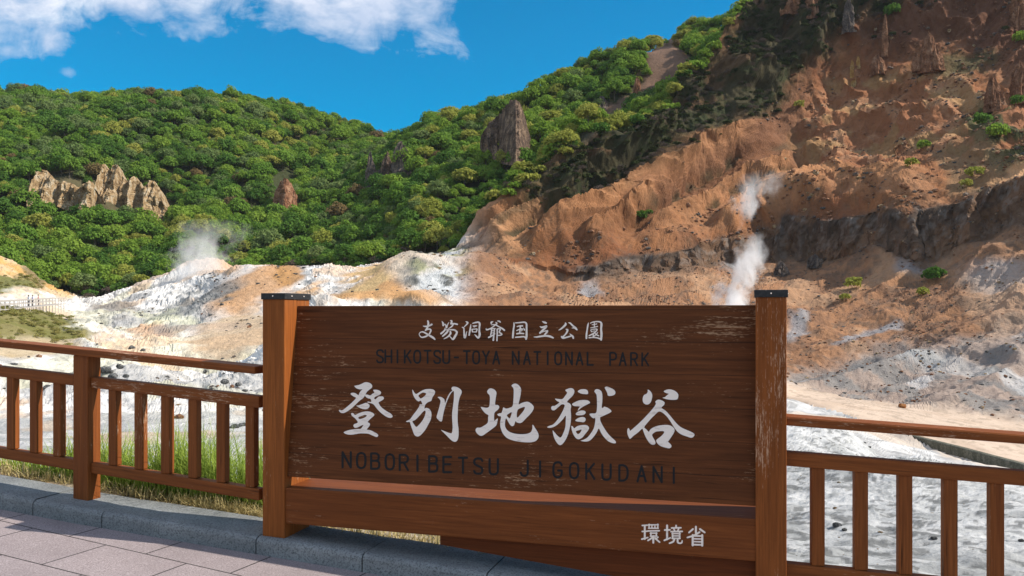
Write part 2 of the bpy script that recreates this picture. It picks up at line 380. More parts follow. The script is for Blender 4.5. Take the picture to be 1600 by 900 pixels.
for rings in ([[(300,105),(335,85),(375,75),(415,90),(427,130),(405,180),(360,225),(325,270),(360,290),(382,325),(375,380),(380,450),(378,530),(365,620),(340,720),(305,800),(270,850),(240,875),(205,870),(165,820),(135,750),(122,672),(150,700),(190,745),(235,770),(275,700),(300,620),(305,540),(305,465),(260,520),(200,580),(140,620),(80,635),(45,625),(70,608),(130,585),(190,520),(240,440),(275,370),(290,315),(250,305),(200,345),(150,385),(115,385),(100,355),(115,328),(150,325),(190,300),(215,275),(180,255),(155,225),(200,228),(260,228),(300,180),(325,140)]],
              [[(475,125),(500,100),(545,90),(590,95),(618,120),(615,158),(570,160),(520,152)]],
              [[(395,300),(430,275),(490,250),(560,242),(620,250),(648,280),(620,300),(560,330),(510,365),(475,395),(490,355),(500,335),(440,330),(410,322)]],
              [[(447,435),(480,405),(530,390),(575,398),(585,425),(555,452),(500,458),(460,455)]],
              [[(440,530),(475,500),(530,482),(575,492),(585,525),(560,555),(510,550),(465,545)]],
              [[(385,610),(405,615),(425,640),(470,610),(540,595),(600,598),(633,630),(620,670),(580,720),(540,770),(490,795),(450,780),(415,730),(392,670)], [(450,682),(490,668),(528,660),(510,700),(482,722),(462,710)]],
              [[(708,120),(730,92),(770,95),(805,120),(820,170),(820,260),(812,350),(832,350),(850,337),(900,355),(948,395),(930,420),(870,450),(810,478),(790,490),(795,540),(830,610),(880,690),(940,760),(1005,820),(1005,850),(960,848),(900,820),(840,760),(800,700),(770,645),(740,700),(690,770),(640,815),(580,828),(515,815),(560,800),(610,770),(660,710),(700,640),(718,560),(720,500),(690,500),(655,470),(640,440),(670,432),(730,425),(745,350),(745,250),(738,170),(718,140)]],
              [[(855,65),(890,55),(940,75),(985,100),(1005,140),(985,172),(940,185),(900,180),(888,140),(865,95)]]):
    big(850, 598, 9.0, rings)
for rings in ([[(362,75),(395,95),(420,140),(418,190),(400,245),(370,272),(330,272),(300,245),(293,195),(310,150),(345,130),(360,105)]],
              [[(575,98),(610,78),(660,72),(720,90),(765,130),(770,170),(755,205),(700,213),(620,205),(560,185),(590,175),(625,145),(640,132),(600,118)]],
              [[(462,240),(480,218),(510,210),(550,220),(585,245),(580,280),(545,318),(590,350),(640,400),(690,460),(740,520),(800,575),(870,610),(940,640),(985,670),(980,700),(945,720),(890,705),(820,680),(760,640),(710,575),(670,510),(620,440),(560,385),(510,370),(460,410),(400,470),(340,540),(315,580),(345,610),(375,640),(400,605),(450,575),(520,555),(600,548),(660,555),(710,590),(720,630),(690,690),(645,755),(635,775),(670,810),(678,840),(650,862),(590,850),(530,830),(490,795),(475,755),(500,730),(550,690),(580,650),(570,632),(520,632),(470,640),(430,665),(420,690),(440,730),(462,770),(460,805),(430,815),(390,795),(350,740),(320,680),(298,620),(285,600),(230,650),(170,695),(125,735),(105,710),(88,660),(88,610),(105,590),(125,625),(135,620),(200,565),(260,510),(320,450),(380,385),(440,315),(470,265)]]):
    big(970, 600, 8.575, rings)
BP = BB.copy()
BIGC = [BIG[0:4], BIG[4:6], BIG[6:8], BIG[8:16], BIG[16:19]]
for shp in BIGC: poly_letters('brush_character', shp, BP, bn, M['white'], board)

SMALL = []
def small(ox, oy, sc, sts):
    for st in sts: SMALL.append([(ox + x / sc, oy + y / sc, w / sc) for x, y, w in st])
small(650, 495, 20, [[(370,130,50),(385,200,60),(370,290,60),(340,370,60),(300,420,50)], [(220,285,15),(280,300,45),(380,290,50),(490,240,60)],
  [(320,405,50),(390,385,45),(440,390,50),(465,430,50),(430,510,45),(380,570,45),(290,620,50),(180,640,40),(120,590,30),(100,530,25),(150,480,35),(230,475,45),(330,530,50),(430,590,60),(530,650,65),(590,705,40)],
  [(810,140,15),(845,200,55),(850,270,55)], [(850,250,50),(920,245,40),(950,340,50)], [(1030,170,15),(980,260,35),(960,340,45)],
  [(1070,120,20),(1115,130,50),(1100,215,65)], [(1100,215,45),(1200,215,45),(1290,235,50)], [(1170,220,45),(1120,300,45),(1010,375,20)],
  [(910,350,20),(900,410,45),(850,470,55),(780,525,55)], [(930,410,30),(1060,405,35),(1190,410,50),(1270,460,55),(1270,520,60),(1220,610,70),(1160,700,60),(1100,660,35),(1050,600,25)],
  [(1000,440,50),(960,490,60),(900,550,55),(835,605,45)], [(1070,460,50),(1080,520,60),(1020,600,50),(950,650,40),(870,690,20)]])
small(715, 495, 20, [[(260,150,25),(310,180,60),(290,230,45),(210,310,25)], [(145,330,30),(190,350,45),(200,430,45),(205,540,50),(220,650,60),(255,600,40),(270,520,30),(290,460,15)],
  [(415,240,20),(400,350,50),(380,460,50),(360,575,45)], [(470,205,30),(560,180,45),(650,170,50),(690,220,60),(680,350,50),(680,470,60),(690,560,70),(650,660,50),(590,610,50),(530,550,15)],
  [(475,285,20),(540,290,50),(600,280,30)], [(490,310,15),(530,325,15)], [(450,400,40),(470,470,40)], [(450,390,30),(530,385,30),(610,385,35),(580,470,40)], [(470,470,30),(570,475,30)],
  [(1110,150,20),(1060,170,60),(1050,205,45)], [(1240,130,20),(1290,135,50),(1335,165,40)],
  [(1190,170,20),(1225,205,50),(1180,250,45),(1110,310,35),(1020,370,40),(910,405,45),(890,365,20)], [(1050,250,20),(1180,250,40),(1290,310,40),(1400,370,50),(1460,420,55)],
  [(1020,390,25),(1100,370,35),(1180,370,30)], [(1070,380,40),(1055,470,40),(1035,580,40)], [(1150,375,40),(1145,470,40),(1130,600,45),(1115,730,55)], [(1070,440,25),(1140,430,25)], [(1060,510,25),(1140,500,25)],
  [(970,645,50),(1040,610,45),(1110,570,40),(1170,530,25)], [(1235,385,40),(1240,480,45),(1235,600,40),(1230,745,40)],
  [(1240,380,35),(1320,375,40),(1330,410,45),(1300,480,40),(1360,520,45),(1380,555,45),(1310,580,35),(1250,580,25)]])
small(790, 495, 20, [[(260,185,30),(265,280,50),(245,400,50),(235,520,60),(225,650,55)], [(305,190,30),(450,180,40),(590,170,45),(650,220,55),(655,350,55),(655,480,60),(655,600,65),(640,700,50)],
  [(310,640,40),(430,630,45),(570,620,45),(630,660,50)], [(360,305,30),(450,285,45),(530,285,45)], [(460,290,45),(455,390,45),(440,500,45)], [(345,430,30),(430,395,40),(520,380,45),(500,440,30)],
  [(350,530,45),(450,515,45),(570,525,40)], [(560,350,20),(590,410,50)],
  [(1145,145,20),(1210,170,65),(1270,195,50)], [(1075,300,20),(1130,330,55),(1220,310,60),(1280,290,55),(1240,350,60),(1160,420,60),(1075,505,60)], [(1310,440,50),(1290,480,60),(1230,550,50),(1190,600,40)],
  [(885,630,20),(980,630,45),(1100,610,55),(1250,595,55),(1380,610,65),(1490,660,45)], [(1100,500,20),(1200,455,35),(1310,435,40)]])
small(870, 495, 20, [[(270,195,40),(275,240,65),(200,320,60),(120,385,45),(60,415,20)], [(370,185,25),(420,200,45),(500,280,55),(580,350,70),(630,405,45)], [(470,350,15),(560,350,40)],
  [(290,390,30),(335,410,60),(310,490,55),(250,570,45),(180,640,60)], [(150,620,50),(190,665,50),(310,640,50),(430,605,45)], [(405,530,15),(450,570,45),(500,620,65),(515,670,50)],
  [(990,190,20),(970,270,50),(950,400,45),(930,540,55),(925,670,55)], [(1050,200,25),(1130,165,35),(1260,150,40),(1360,165,50),(1395,230,65),(1385,380,60),(1395,540,70),(1385,720,60)], [(1010,655,40),(1120,645,35),(1250,655,40),(1360,690,50)],
  [(1100,250,20),(1170,240,30),(1250,220,30)], [(1170,190,30),(1175,330,35)], [(1060,345,25),(1170,325,30),(1275,300,35)], [(1060,420,30),(1090,470,30)],
  [(1070,400,20),(1160,385,30),(1260,390,35),(1220,460,40),(1130,530,45),(1010,590,40)], [(1100,455,25),(1190,440,25)], [(1140,530,40),(1140,620,45)], [(1150,620,35),(1220,560,35),(1280,490,25)], [(1190,510,30),(1240,560,35),(1310,595,40)]])
def chars(name, strokes, bounds, *args, **kw):
    for a, b in zip([-1e9] + bounds, bounds + [1e9]):
        st = [q for q in strokes if a <= sum(p_[0] for p_ in q) / len(q) < b]
        if st: strokes_mesh(name, st, *args, **kw)
chars('brush_character', SMALL, [684, 718, 756, 793, 830, 868, 908], BP, bn, M['white'], board)
MIN = []
for st in ([(250,225,25),(335,220,25)], [(293,225,32),(293,450,32)], [(250,325,26),(335,320,26)], [(245,452,30),(345,425,24)], [(355,214,22),(520,214,22)], [(365,205,24),(365,272,24)], [(510,205,24),(510,272,24)],
           [(412,215,22),(412,265,22)], [(462,215,22),(462,265,22)], [(355,270,22),(518,270,22)], [(345,316,26),(535,312,26)], [(385,352,24),(495,352,24)], [(395,345,26),(395,405,26)], [(485,345,26),(485,405,26)], [(385,402,24),(495,402,24)],
           [(440,400,30),(400,440,30),(345,475,26)], [(435,425,36),(435,512,32)], [(465,430,28),(500,468,28),(540,502,28)], [(515,420,24),(470,452,24)],
           [(665,225,34),(665,455,34)], [(625,300,28),(712,298,28)], [(620,472,30),(720,430,26)], [(815,226,30),(815,262,30)], [(740,266,28),(895,263,28)], [(775,275,26),(790,312,26)], [(862,272,26),(842,312,26)], [(730,328,28),(917,324,28)],
           [(757,352,30),(757,442,30)], [(873,352,30),(873,442,30)], [(748,360,24),(883,360,24)], [(755,398,22),(875,398,22)], [(748,438,24),(883,438,24)], [(788,440,32),(768,492,32),(705,520,28)], [(842,440,32),(842,500,32),(870,520,28),(908,512,28),(916,478,22)],
           [(1145,245,34),(1145,350,34)], [(1095,285,32),(1030,342,28)], [(1212,285,34),(1292,340,30)], [(1205,335,32),(1120,388,32),(1003,425,28)], [(1092,385,36),(1092,556,36)], [(1250,385,36),(1250,560,36)],
           [(1085,398,28),(1255,400,28)], [(1090,446,24),(1250,450,24)], [(1090,493,24),(1250,498,24)], [(1085,543,28),(1255,548,28)]):
    MIN.append([(980 + x / 10.667, 800 + y / 10.667, w_ / 10.667) for x, y, w_ in st])
BMP = at(S0, 0, 0.010, SX, SY, 0)
chars('printed_character', MIN, [1034.5, 1069.5], BMP, -SY, M['white'], beam, sub=3)
GL = {'S': [[(1,.17),(.86,.04),(.5,0),(.14,.05),(0,.2),(.1,.38),(.5,.5),(.9,.62),(1,.8),(.86,.96),(.5,1),(.14,.96),(0,.82)]], 'H': [[(0,0),(0,1)],[(1,0),(1,1)],[(0,.5),(1,.5)]], 'I': [[(.5,0),(.5,1)]],
  'K': [[(0,0),(0,1)],[(.95,0),(0,.62)],[(.34,.42),(1,1)]], 'O': [[(.5,0),(.85,.08),(1,.3),(1,.7),(.85,.92),(.5,1),(.15,.92),(0,.7),(0,.3),(.15,.08),(.5,0)]], 'T': [[(0,0),(1,0)],[(.5,0),(.5,1)]],
  'U': [[(0,0),(0,.72),(.12,.93),(.5,1),(.88,.93),(1,.72),(1,0)]], '-': [[(.2,.52),(.8,.52)]], 'Y': [[(0,0),(.5,.5)],[(1,0),(.5,.5)],[(.5,.5),(.5,1)]], 'A': [[(0,1),(.5,0)],[(.5,0),(1,1)],[(.2,.64),(.8,.64)]],
  'N': [[(0,1),(0,0)],[(0,0),(1,1)],[(1,1),(1,0)]], 'L': [[(0,0),(0,1)],[(0,1),(.9,1)]], 'P': [[(0,0),(0,1)],[(0,0),(.6,0),(.92,.1),(1,.27),(.92,.46),(.6,.55),(0,.55)]],
  'R': [[(0,0),(0,1)],[(0,0),(.6,0),(.92,.1),(1,.25),(.92,.42),(.6,.5),(0,.5)],[(.5,.5),(1,1)]], 'B': [[(0,0),(0,1)],[(0,0),(.6,0),(.88,.1),(.92,.24),(.85,.4),(.6,.47),(0,.47)],[(.6,.47),(.92,.55),(1,.73),(.92,.92),(.6,1),(0,1)]],
  'E': [[(0,0),(0,1)],[(0,0),(.95,0)],[(0,.48),(.85,.48)],[(0,1),(.95,1)]], 'J': [[(.9,0),(.9,.75),(.78,.94),(.48,1),(.18,.94),(.05,.78)]], 'D': [[(0,0),(0,1)],[(0,0),(.5,0),(.85,.12),(1,.35),(1,.65),(.85,.88),(.5,1),(0,1)]],
  'G': [[(1,.2),(.85,.05),(.5,0),(.15,.08),(0,.3),(0,.7),(.15,.92),(.5,1),(.88,.92),(1,.75),(1,.55)],[(.55,.55),(1,.55)]]}
def latin(items, wpx, hpx, lw):
    out = []
    for ch, cx, yt in items:
        for st in GL[ch]:
            if len(st) > 2: out.append([(cx - wpx / 2 + x * wpx, yt + y * hpx, lw) for x, y in st])
            else: out.append([(cx - wpx / 2 + x * wpx, yt + y * hpx, lw) for x, y in (st[0], ((st[0][0] + st[1][0]) / 2, (st[0][1] + st[1][1]) / 2), st[1])])
    return out
l1 = [(c, 580 + x / 7.27) for c, x in zip('SHIKOTSU-TOYA', (100,195,298,415,523,640,750,852,967,1085,1192,1303,1420))] + [(c, 790 + x / 6.667) for c, x in zip('NATIONALPARK', (105,222,330,438,548,660,770,885,1120,1220,1338,1455))]
l1 = [(c, x, 547.0 + (x - 593) * 0.0115) for c, x in l1]
l2 = [(c, 525 + x / 5.714) for c, x in zip('NOBORIBETSU', (95,225,350,480,605,727,868,995,1133,1270,1408))] + [(c, 800 + x / 5.926) for c, x in zip('JIGOKUDANI', (115,260,422,575,725,875,1032,1200,1348,1498))]
l2 = [(c, x, 706.5 + (x - 541) * 0.0475) for c, x in l2]
LAT = latin(l1, 9.6, 19.4, 2.7)
xs1 = sorted(x for c, x, y in l1); chars('roman_letter', LAT, [(p_ + q_) / 2 for p_, q_ in zip(xs1[:-1], xs1[1:])], BP, bn, M['black'], board, sub=4, step=0.00001)
LAT2 = latin(l2, 12.8, 23.8, 3.4)
xs2 = sorted(x for c, x, y in l2); chars('roman_letter', LAT2, [(p_ + q_) / 2 for p_, q_ in zip(xs2[:-1], xs2[1:])], BP, bn, M['black'], board, sub=4, step=0.00001)

# ------------------------------------------------------------------ FENCES
def fence(A, AX, AY, posts, runs, label, bals, t0, t1):
    b = A + AX * posts[0]
    th = empty('wooden_fence', (b.x, b.y, G(b.x, b.y)), label, 'fence')
    slope = (G(*(A + AX)[:2]) - G(*A[:2]))
    axs = Vector((AX.x, AX.y, slope))
    def g(t, y=0.0): v = A + AX * t + AY * y; return G(v.x, v.y)
    for t in posts:
        p = at(A, t, 0, AX, AY, g(t) - 0.015)
        WB().box(p, AX, AY, Z, 0.128, 0.11, 0.972, grain=2, bev=0.008).build('fence_post', M['wood'], th)
    p = at(A, t0, -0.018, AX, AY, g(t0) + 0.958)
    w = WB(); w.box(p, axs, AY, Z, t1 - t0, 0.145, 0.047, grain=0, bev=0.012); w.build('top_rail', M['wood'], th)
    for (a, c) in runs:
        p = at(A, a, 0.022, AX, AY, g(a) + 0.747)
        WB().box(p, axs, AY, Z, c - a, 0.066, 0.074, grain=0, bev=0.008).build('middle_rail', M['wood'], th)
        p = at(A, a, 0.022, AX, AY, g(a) + 0.178)
        WB().box(p, axs, AY, Z, c - a, 0.066, 0.072, grain=0, bev=0.008).build('bottom_rail', M['wood'], th)
    for t in bals:
        p = at(A, t, 0.03, AX, AY, g(t) + 0.249)
        WB().box(p, AX, AY, Z, 0.066, 0.05, 0.499, grain=2, bev=0.005).build('baluster', M['wood'], th)
    return th
def t_at(px, A, AX, AY, y=0.03):       # where along the fence a column of the photograph meets the balusters' faces
    k = (px - CX) / F; o = A + AY * y
    return (k * o.y - o.x) / (AX.x - k * AX.y)
lb = [t_at(px, LA, LX, LY) for px in (10, 46, 82.5, 169, 209.5, 251, 293.5, 337.5, 383)]
lb = [lb[0] - 0.27 * k for k in (3, 2, 1)] + lb
fence(LA, LX, LY, [-1.70, 0.0], [(-1.572, -0.002), (0.130, 1.462)], 'low brown wooden railing running left from the big sign along the kerb', lb, -1.70, 1.462)
rb = [t_at(px, RA, RX, RY) for px in (1268, 1335.5, 1404.5, 1475, 1547.5)]
rb = rb + [rb[-1] + 0.213 * k for k in (1, 2, 3)]
fence(RA, RX, RY, [1.86], [(-0.004, 1.858)], 'low brown wooden railing running right from the sign above the white bank', rb, -0.004, 1.99)

# ------------------------------------------------------------------ KERB, PAVEMENT
def kpoly(off):
    """kerb line, off metres to the path side of the fence/sign line, as points with cumulative length"""
    a = LA - LX * 6 - LY * (off + 0.13); b = LA + LX * 0.2 - LY * (off + 0.115)
    c = S0 + SX * (-0.02) - SY * (off + 0.0); d = S0 + SX * 2.8 - SY * (off + 0.02); e = RA + RX * 6 - RY * (off + 0.03)
    pts = [a, b, c, d, e]
    out = []
    q = [pts[0]] + pts + [pts[-1]]
    for i in range(len(pts) - 1):
        p0, p1, p2, p3 = q[i:i + 4]
        for s in range(24):
            t = s / 24
            if i in (1, 2):
                lin = p1.lerp(p2, t)
                cr = 0.5 * ((2 * p1) + (p2 - p0) * t + (2 * p0 - 5 * p1 + 4 * p2 - p3) * t * t + (3 * p1 - p0 - 3 * p2 + p3) * t ** 3)
                out.append(lin.lerp(cr, 0.0))
            else: out.append(p1.lerp(p2, t))
    out.append(pts[-1]); return out
KH = 0.105; KW = 0.40
front = kpoly(0.045); back = [f + n_ for f, n_ in zip(front, [SY * KW] * len(front))]
cum = [0]
for i in range(1, len(front)): cum.append(cum[-1] + (front[i] - front[i - 1]).length)
def along(arr, s):
    i = min(max(np.searchsorted(cum, s) - 1, 0), len(arr) - 2); t = (s - cum[i]) / (cum[i + 1] - cum[i]); return arr[i].lerp(arr[i + 1], t)
V = []; Q = []
s = 0.0; s_end = cum[-1]
prof = [(0.0, -KH - 0.25), (0.0, -0.030), (0.006, -0.014), (0.018, -0.004), (0.034, 0.0), (0.37, 0.0), (0.385, -0.006), (KW, -0.02), (KW, -KH - 0.25)]
base_s = cum[24] + (S0 - LA).length * 0   # stones measured from the left fence post
joints = [-0.35, 0.22, 1.35, 2.05, 2.80, 3.55, 4.30, 5.05, 5.80, 6.55, 7.3, 8.05, 8.8, 9.55]
j0 = cum[24]
J = sorted([j0 + j - 0.02 for j in joints] + [j0 - 0.35 - 0.95 * k for k in range(1, 6)])
for a, b in zip(J[:-1], J[1:]):
    nseg = 5; base = len(V); dz = random.uniform(-0.004, 0.004)
    for k in range(nseg + 1):
        ss = a + 0.004 + (b - a - 0.008) * k / nseg
        f = along(front, ss); bk = along(back, ss); d = (bk - f).normalized()
        for (u, z) in prof:
            p = f + d * u; e = 0.004 if (k in (0, nseg) and z > -0.02) else 0
            V.append((p.x, p.y, G(p.x, p.y) + z + dz - e))
    m_ = len(prof)
    for k in range(nseg):
        for j in range(m_ - 1):
            i0 = base + k * m_ + j; Q.append((i0, i0 + m_, i0 + m_ + 1, i0 + 1))
    for k, flip in ((0, False), (nseg, True)):
        r = [base + k * m_ + j for j in range(m_)]
        for j in range(1, m_ - 1, 1):
            tri = (r[0], r[j], r[j + 1], r[j + 1]); pass
        for j in range((m_ - 1) // 2):
            q_ = (r[j], r[j + 1], r[m_ - 2 - j], r[m_ - 1 - j])
            if len(set(q_)) == 4: Q.append(q_ if flip else q_[::-1])
kerb = mesh_np('kerb', np.array(V), np.array(Q), M['kerb']); tag(kerb, kind='structure')
# dark joint filler under the stones' gaps, then the paving sheet
V = []; Q = []
xs = []
for i, f in enumerate(front):
    d = (back[i] - f).normalized(); a = f + d * 0.03
    V += [(f.x + d.x * .0, f.y + d.y * .0, 0), (f.x - 0.2816 * 14, f.y - 0.9596 * 14, 0)]
V = [(x, y, G(x, y) - KH) for x, y, _ in V]
for i in range(len(front) - 1): Q.append((2 * i, 2 * i + 1, 2 * i + 3, 2 * i + 2))
pav = mesh_np('pavement', np.array(V), np.array(Q), M['paving']); tag(pav, kind='structure')
# ------------------------------------------------------------------ TERRAIN: one height field over the valley, fitted through estimated points
# (direction from the eye as column/row of the photograph, distance) - hill right of the view lowered to let sun in
AN = []
def A_(px, *rows):
    for py, Y in rows: AN.append((px, py, Y))
# right hillside: foot, below the dark scarp, above it, on up to the ridge
A_(830, (470,150),(440,160),(400,170),(340,184),(288,193))
FS = lambda px: float(np.interp(px, [830, 950, 1080, 1160, 1230, 1400, 1600, 1760, 2000], [1, 1.03, 1.10, 1.18, 1.25, 1.42, 1.65, 1.9, 2.3]))  # sets the right hillside farther back so the sun reaches it
def B_(px, *rows):
    for py, Y in rows: AN.append((px, py, Y * FS(px)))
B_(950, (478,138),(440,157)); B_(1080, (480,120),(424,151)); B_(1230, (592,88),(500,111),(412,142)); B_(1330, (612,75),(500,101), (400,125))
B_(1450, (632,65),(520,83),(398,106)); B_(1600, (655,55),(500,70),(370,86)); B_(1760, (692,45),(350,68)); B_(2000, (760,34),(330,55))
HS = lambda px: float(np.interp(px, [830, 950, 1080, 1230, 1330, 2000], [1, 1.02, 1.05, 1.09, 1.1, 1.1]))
UP = [(950,(405,166),(320,190),(260,198),(207,205)), (1080,(385,171),(300,202),(200,222),(112,236)), (1230,(345,181),(230,222),(120,236),(0,248),(-60,254)),
      (1400,(315,165),(250,196),(180,215),(80,232),(0,243),(-90,256)), (1600,(285,145),(150,198),(50,218),(-50,232),(-150,246)), (1760,(272,134),(150,188),(60,214),(-20,238),(-90,262)), (2000,(260,131),(150,190),(90,230),(60,300))]
for u in UP:
    for py, Y in u[1:]: AN.append((u[0], py, Y, 1))
A_(750, (392,178),(347,192)); A_(700, (394,190)); AN += [(1160,4,249,1)]
for px, py, Y in ((750,349,206),(830,292,214),(950,212,224)): AN.append((px, py + 4, Y))
AN += [(1080,122,258,1), (1160,20,272,1), (1230,-40,290,1), (1400,-80,300,1), (1600,-120,290,1)]
# green ridge in the middle
A_(640, (398,205),(330,245),(260,290),(217,330),(232,400)); A_(560, (412,215),(345,268),(295,310),(272,350),(216,440),(250,520)); A_(470, (418,235))
A_(750, (312,236),(245,280),(180,318),(200,390)); A_(850, (240,252),(190,285),(144,310),(168,380)); A_(950, (180,272),(113,308),(140,380)); A_(1050, (108,292),(70,318),(95,380)); A_(1115, (62,322),(90,390))
A_(1300, (-60,450)); A_(1500, (-110,480)); A_(1900, (-60,420))
# green hill on the left
A_(300, (446,236),(340,290),(232,350),(160,410),(190,500)); A_(0, (446,214),(340,270),(240,330),(168,400),(200,490)); A_(-300, (440,214),(240,330),(165,400),(200,490)); A_(150, (462,222),(335,282),(238,345),(163,408))
A_(450, (416,250),(330,310),(250,370),(190,430),(218,520)); A_(390, (183,425)); A_(-700, (400,200),(170,390)); A_(600, (232,440),(262,520)); A_(700, (300,500)); A_(300,(280,650)); A_(0,(290,640)); A_(850,(240,520)); A_(1100,(200,500))
# valley floor, mounds
A_(380, (436,200),(420,172),(455,155),(505,135)); A_(460, (420,172),(470,148),(500,128)); A_(300, (462,165),(470,158),(500,140)); A_(330, (408,205),(428,192)); A_(540, (422,172))
A_(640, (393,153),(425,143),(468,122),(458,100),(478,92)); A_(700, (396,153),(440,140)); A_(585, (425,153),(470,128)); A_(760, (399,155),(440,142),(474,118)); A_(700, (408,168)); A_(640,(404,168))
A_(520, (470,100),(480,90)); A_(800, (476,104)); A_(880, (470,112),(482,104))
A_(100, (473,190),(480,165),(522,140)); A_(200, (476,180),(490,160),(540,120)); A_(250, (562,110),(590,92)); A_(350, (545,115),(600,90)); A_(450,(560,100),(610,80)); A_(600,(560,90),(600,75)); A_(800,(540,95),(600,75)); A_(1000,(530,105),(600,82)); A_(1120,(560,98))
A_(60, (590,86)); A_(160, (590,88)); A_(0, (600,80))
# bank with the boardwalk, ochre slope behind it
A_(0, (496,105),(522,98),(545,92),(468,150),(405,186)); A_(60, (489,122),(520,104),(543,96),(455,165),(430,186)); A_(100, (500,120),(525,108)); A_(130, (530,112)); A_(-200, (510,90),(560,80),(400,170)); A_(110, (462,200))
# near ground behind the railing
for px in (-300, 0, 200, 400): A_(px, (845,8.4),(792,12.5),(741,20),(690,40),(648,60),(614,80))
for px in (560, 800, 1000): A_(px, (845,7.8),(790,11.5),(742,19),(690,36),(650,55),(625,68))
# right: white bank behind the railing, dip, ditch and tan flat
A_(1230, (880,6.8),(800,10),(720,17),(655,31),(668,44),(622,92)); A_(1320, (880,6.6),(800,9.5),(740,14),(668,27),(720,38),(648,72),(628,86))
A_(1460, (890,6.2),(820,8.6),(760,12),(719,17.5),(790,28),(700,62),(655,80)); A_(1600, (900,5.8),(820,8.4),(770,11),(745,13.2),(850,24),(732,57),(685,73)); A_(1800, (950,5.4),(830,8),(790,11),(900,22),(775,50)); A_(2100, (990,5),(900,9),(900,20),(850,44))
A_(1130, (845,7.6),(780,11.5),(700,24),(650,44),(600,80))

SC_PX = np.array([-700, 760, 850, 930, 1010, 1060, 1130, 1220, 1330, 1420, 1480, 1530, 1600, 1760, 2200.])
SC_Y  = np.array([172, 172, 166, 160, 155.5, 149.5, 143.5, 133.5, 115, 101, 93, 88, 80.5, 64, 48.]) * np.array([HS(v) * FS(v) for v in (-700, 760, 850, 930, 1010, 1060, 1130, 1220, 1330, 1420, 1480, 1530, 1600, 1760, 2200)])
SC_H  = np.array([0, 0, 0.4, 2.6, 3.6, 3.8, 5.6, 6.6, 7.0, 7.0, 7.0, 7.0, 7.0, 6.5, 5.])
def scarp(px, Y, X=None):
    ys = np.interp(px, SC_PX, SC_Y)
    if X is not None: ys = ys + 2.2 * (noise(X * 0.35, px * 0.0 + 2.2, 0.0, 51) - 0.5) * 2 + 4.5 * (noise(X * 0.09, 0.3 + 0 * X, 0.0, 52) - .5) * 2
    hh = np.interp(px, SC_PX, SC_H)
    if X is not None: hh = hh * (.52 + .75 * noise(X * 0.11, 7.7 + 0 * X, 0.0, 53))
    return hh * sstep(-1.1, 1.1, Y - ys), ys

pts = np.array([(a[0], a[1], a[2]) for a in AN], float); above = np.array([len(a) > 3 for a in AN])
# kerb anchors so that the ground meets the back of the kerb
def base_Y(px):
    """distance at which the column px meets the back edge of the kerb"""
    k = (px - CX) / F; best = 1e9
    for A, AX, AY, off in ((LA, LX, LY, 0.245), (S0, SX, SY, 0.345), (RA, RX, RY, 0.345)):
        o = A + AY * off; t = (k * o.y - o.x) / (AX.x - k * AX.y)
        y = o.y + AX.y * t
        if A is LA and t < 1.55: best = y
        if A is S0 and 0 <= t <= 2.95: best = min(best, y)
        if A is RA and t > -0.1: best = min(best, y) if best < 1e8 else y
    if best > 1e8: best = 5.2
    return best
for px in (-700, -300, 0, 200, 400, 560, 800, 1000, 1180, 1300, 1450, 1600, 1800, 2200):
    y = base_Y(px)
    for e, dz in ((0.0, -0.035), (0.6, -0.06)):
        yy = y + e; x = (px - CX) / F * yy; z = G(x, yy) + dz
        pts = np.vstack([pts, (px, HY - F * z / yy, yy)]); above = np.append(above, False)
hs, _ = scarp(pts[:, 0], pts[:, 2])
hs = np.where(above, np.interp(pts[:, 0], SC_PX, SC_H), np.where(pts[:, 2] > np.interp(pts[:, 0], SC_PX, SC_Y) + 3, np.interp(pts[:, 0], SC_PX, SC_H), 0))
pyb = pts[:, 1] + F * hs / pts[:, 2]
U = np.c_[pts[:, 0] / 260.0, np.log(pts[:, 2]) * 4.2]
def kern(r2): return np.where(r2 > 1e-12, np.sqrt(r2 + 0.02), math.sqrt(0.02))
n = len(U); d2 = ((U[:, None] - U[None]) ** 2).sum(-1)
K = kern(d2) - np.eye(n) * 0.0006 * (-1)
Am = np.zeros((n + 3, n + 3)); Am[:n, :n] = K; Am[:n, n] = 1; Am[:n, n + 1:] = U; Am[n, :n] = 1; Am[n + 1:, :n] = U.T
sol = np.linalg.solve(Am, np.r_[pyb, 0, 0, 0])
def field(px, lY):
    q = np.c_[px.ravel() / 260.0, lY.ravel() * 4.2]
    r2 = ((q[:, None, :] - U[None]) ** 2).sum(-1)
    return (kern(r2) @ sol[:n] + sol[n] + q @ sol[n + 1:]).reshape(px.shape)
cx_ = np.linspace(-560, 2100, 178); cl_ = np.linspace(math.log(4.2), math.log(640), 230)
PX, LY_ = np.meshgrid(cx_, cl_, indexing='ij')
coarse = np.vstack([field(PX[i:i + 20], LY_[i:i + 20]) for i in range(0, len(cx_), 20)])
def field_i(px, lY):
    fx = np.clip((px - cx_[0]) / (cx_[1] - cx_[0]), 0, len(cx_) - 1.001); fy = np.clip((lY - cl_[0]) / (cl_[1] - cl_[0]), 0, len(cl_) - 1.001)
    i = fx.astype(int); j = fy.astype(int); u = fx - i; v = fy - j
    return (coarse[i, j] * (1 - u) + coarse[i + 1, j] * u) * (1 - v) + (coarse[i, j + 1] * (1 - u) + coarse[i + 1, j + 1] * u) * v

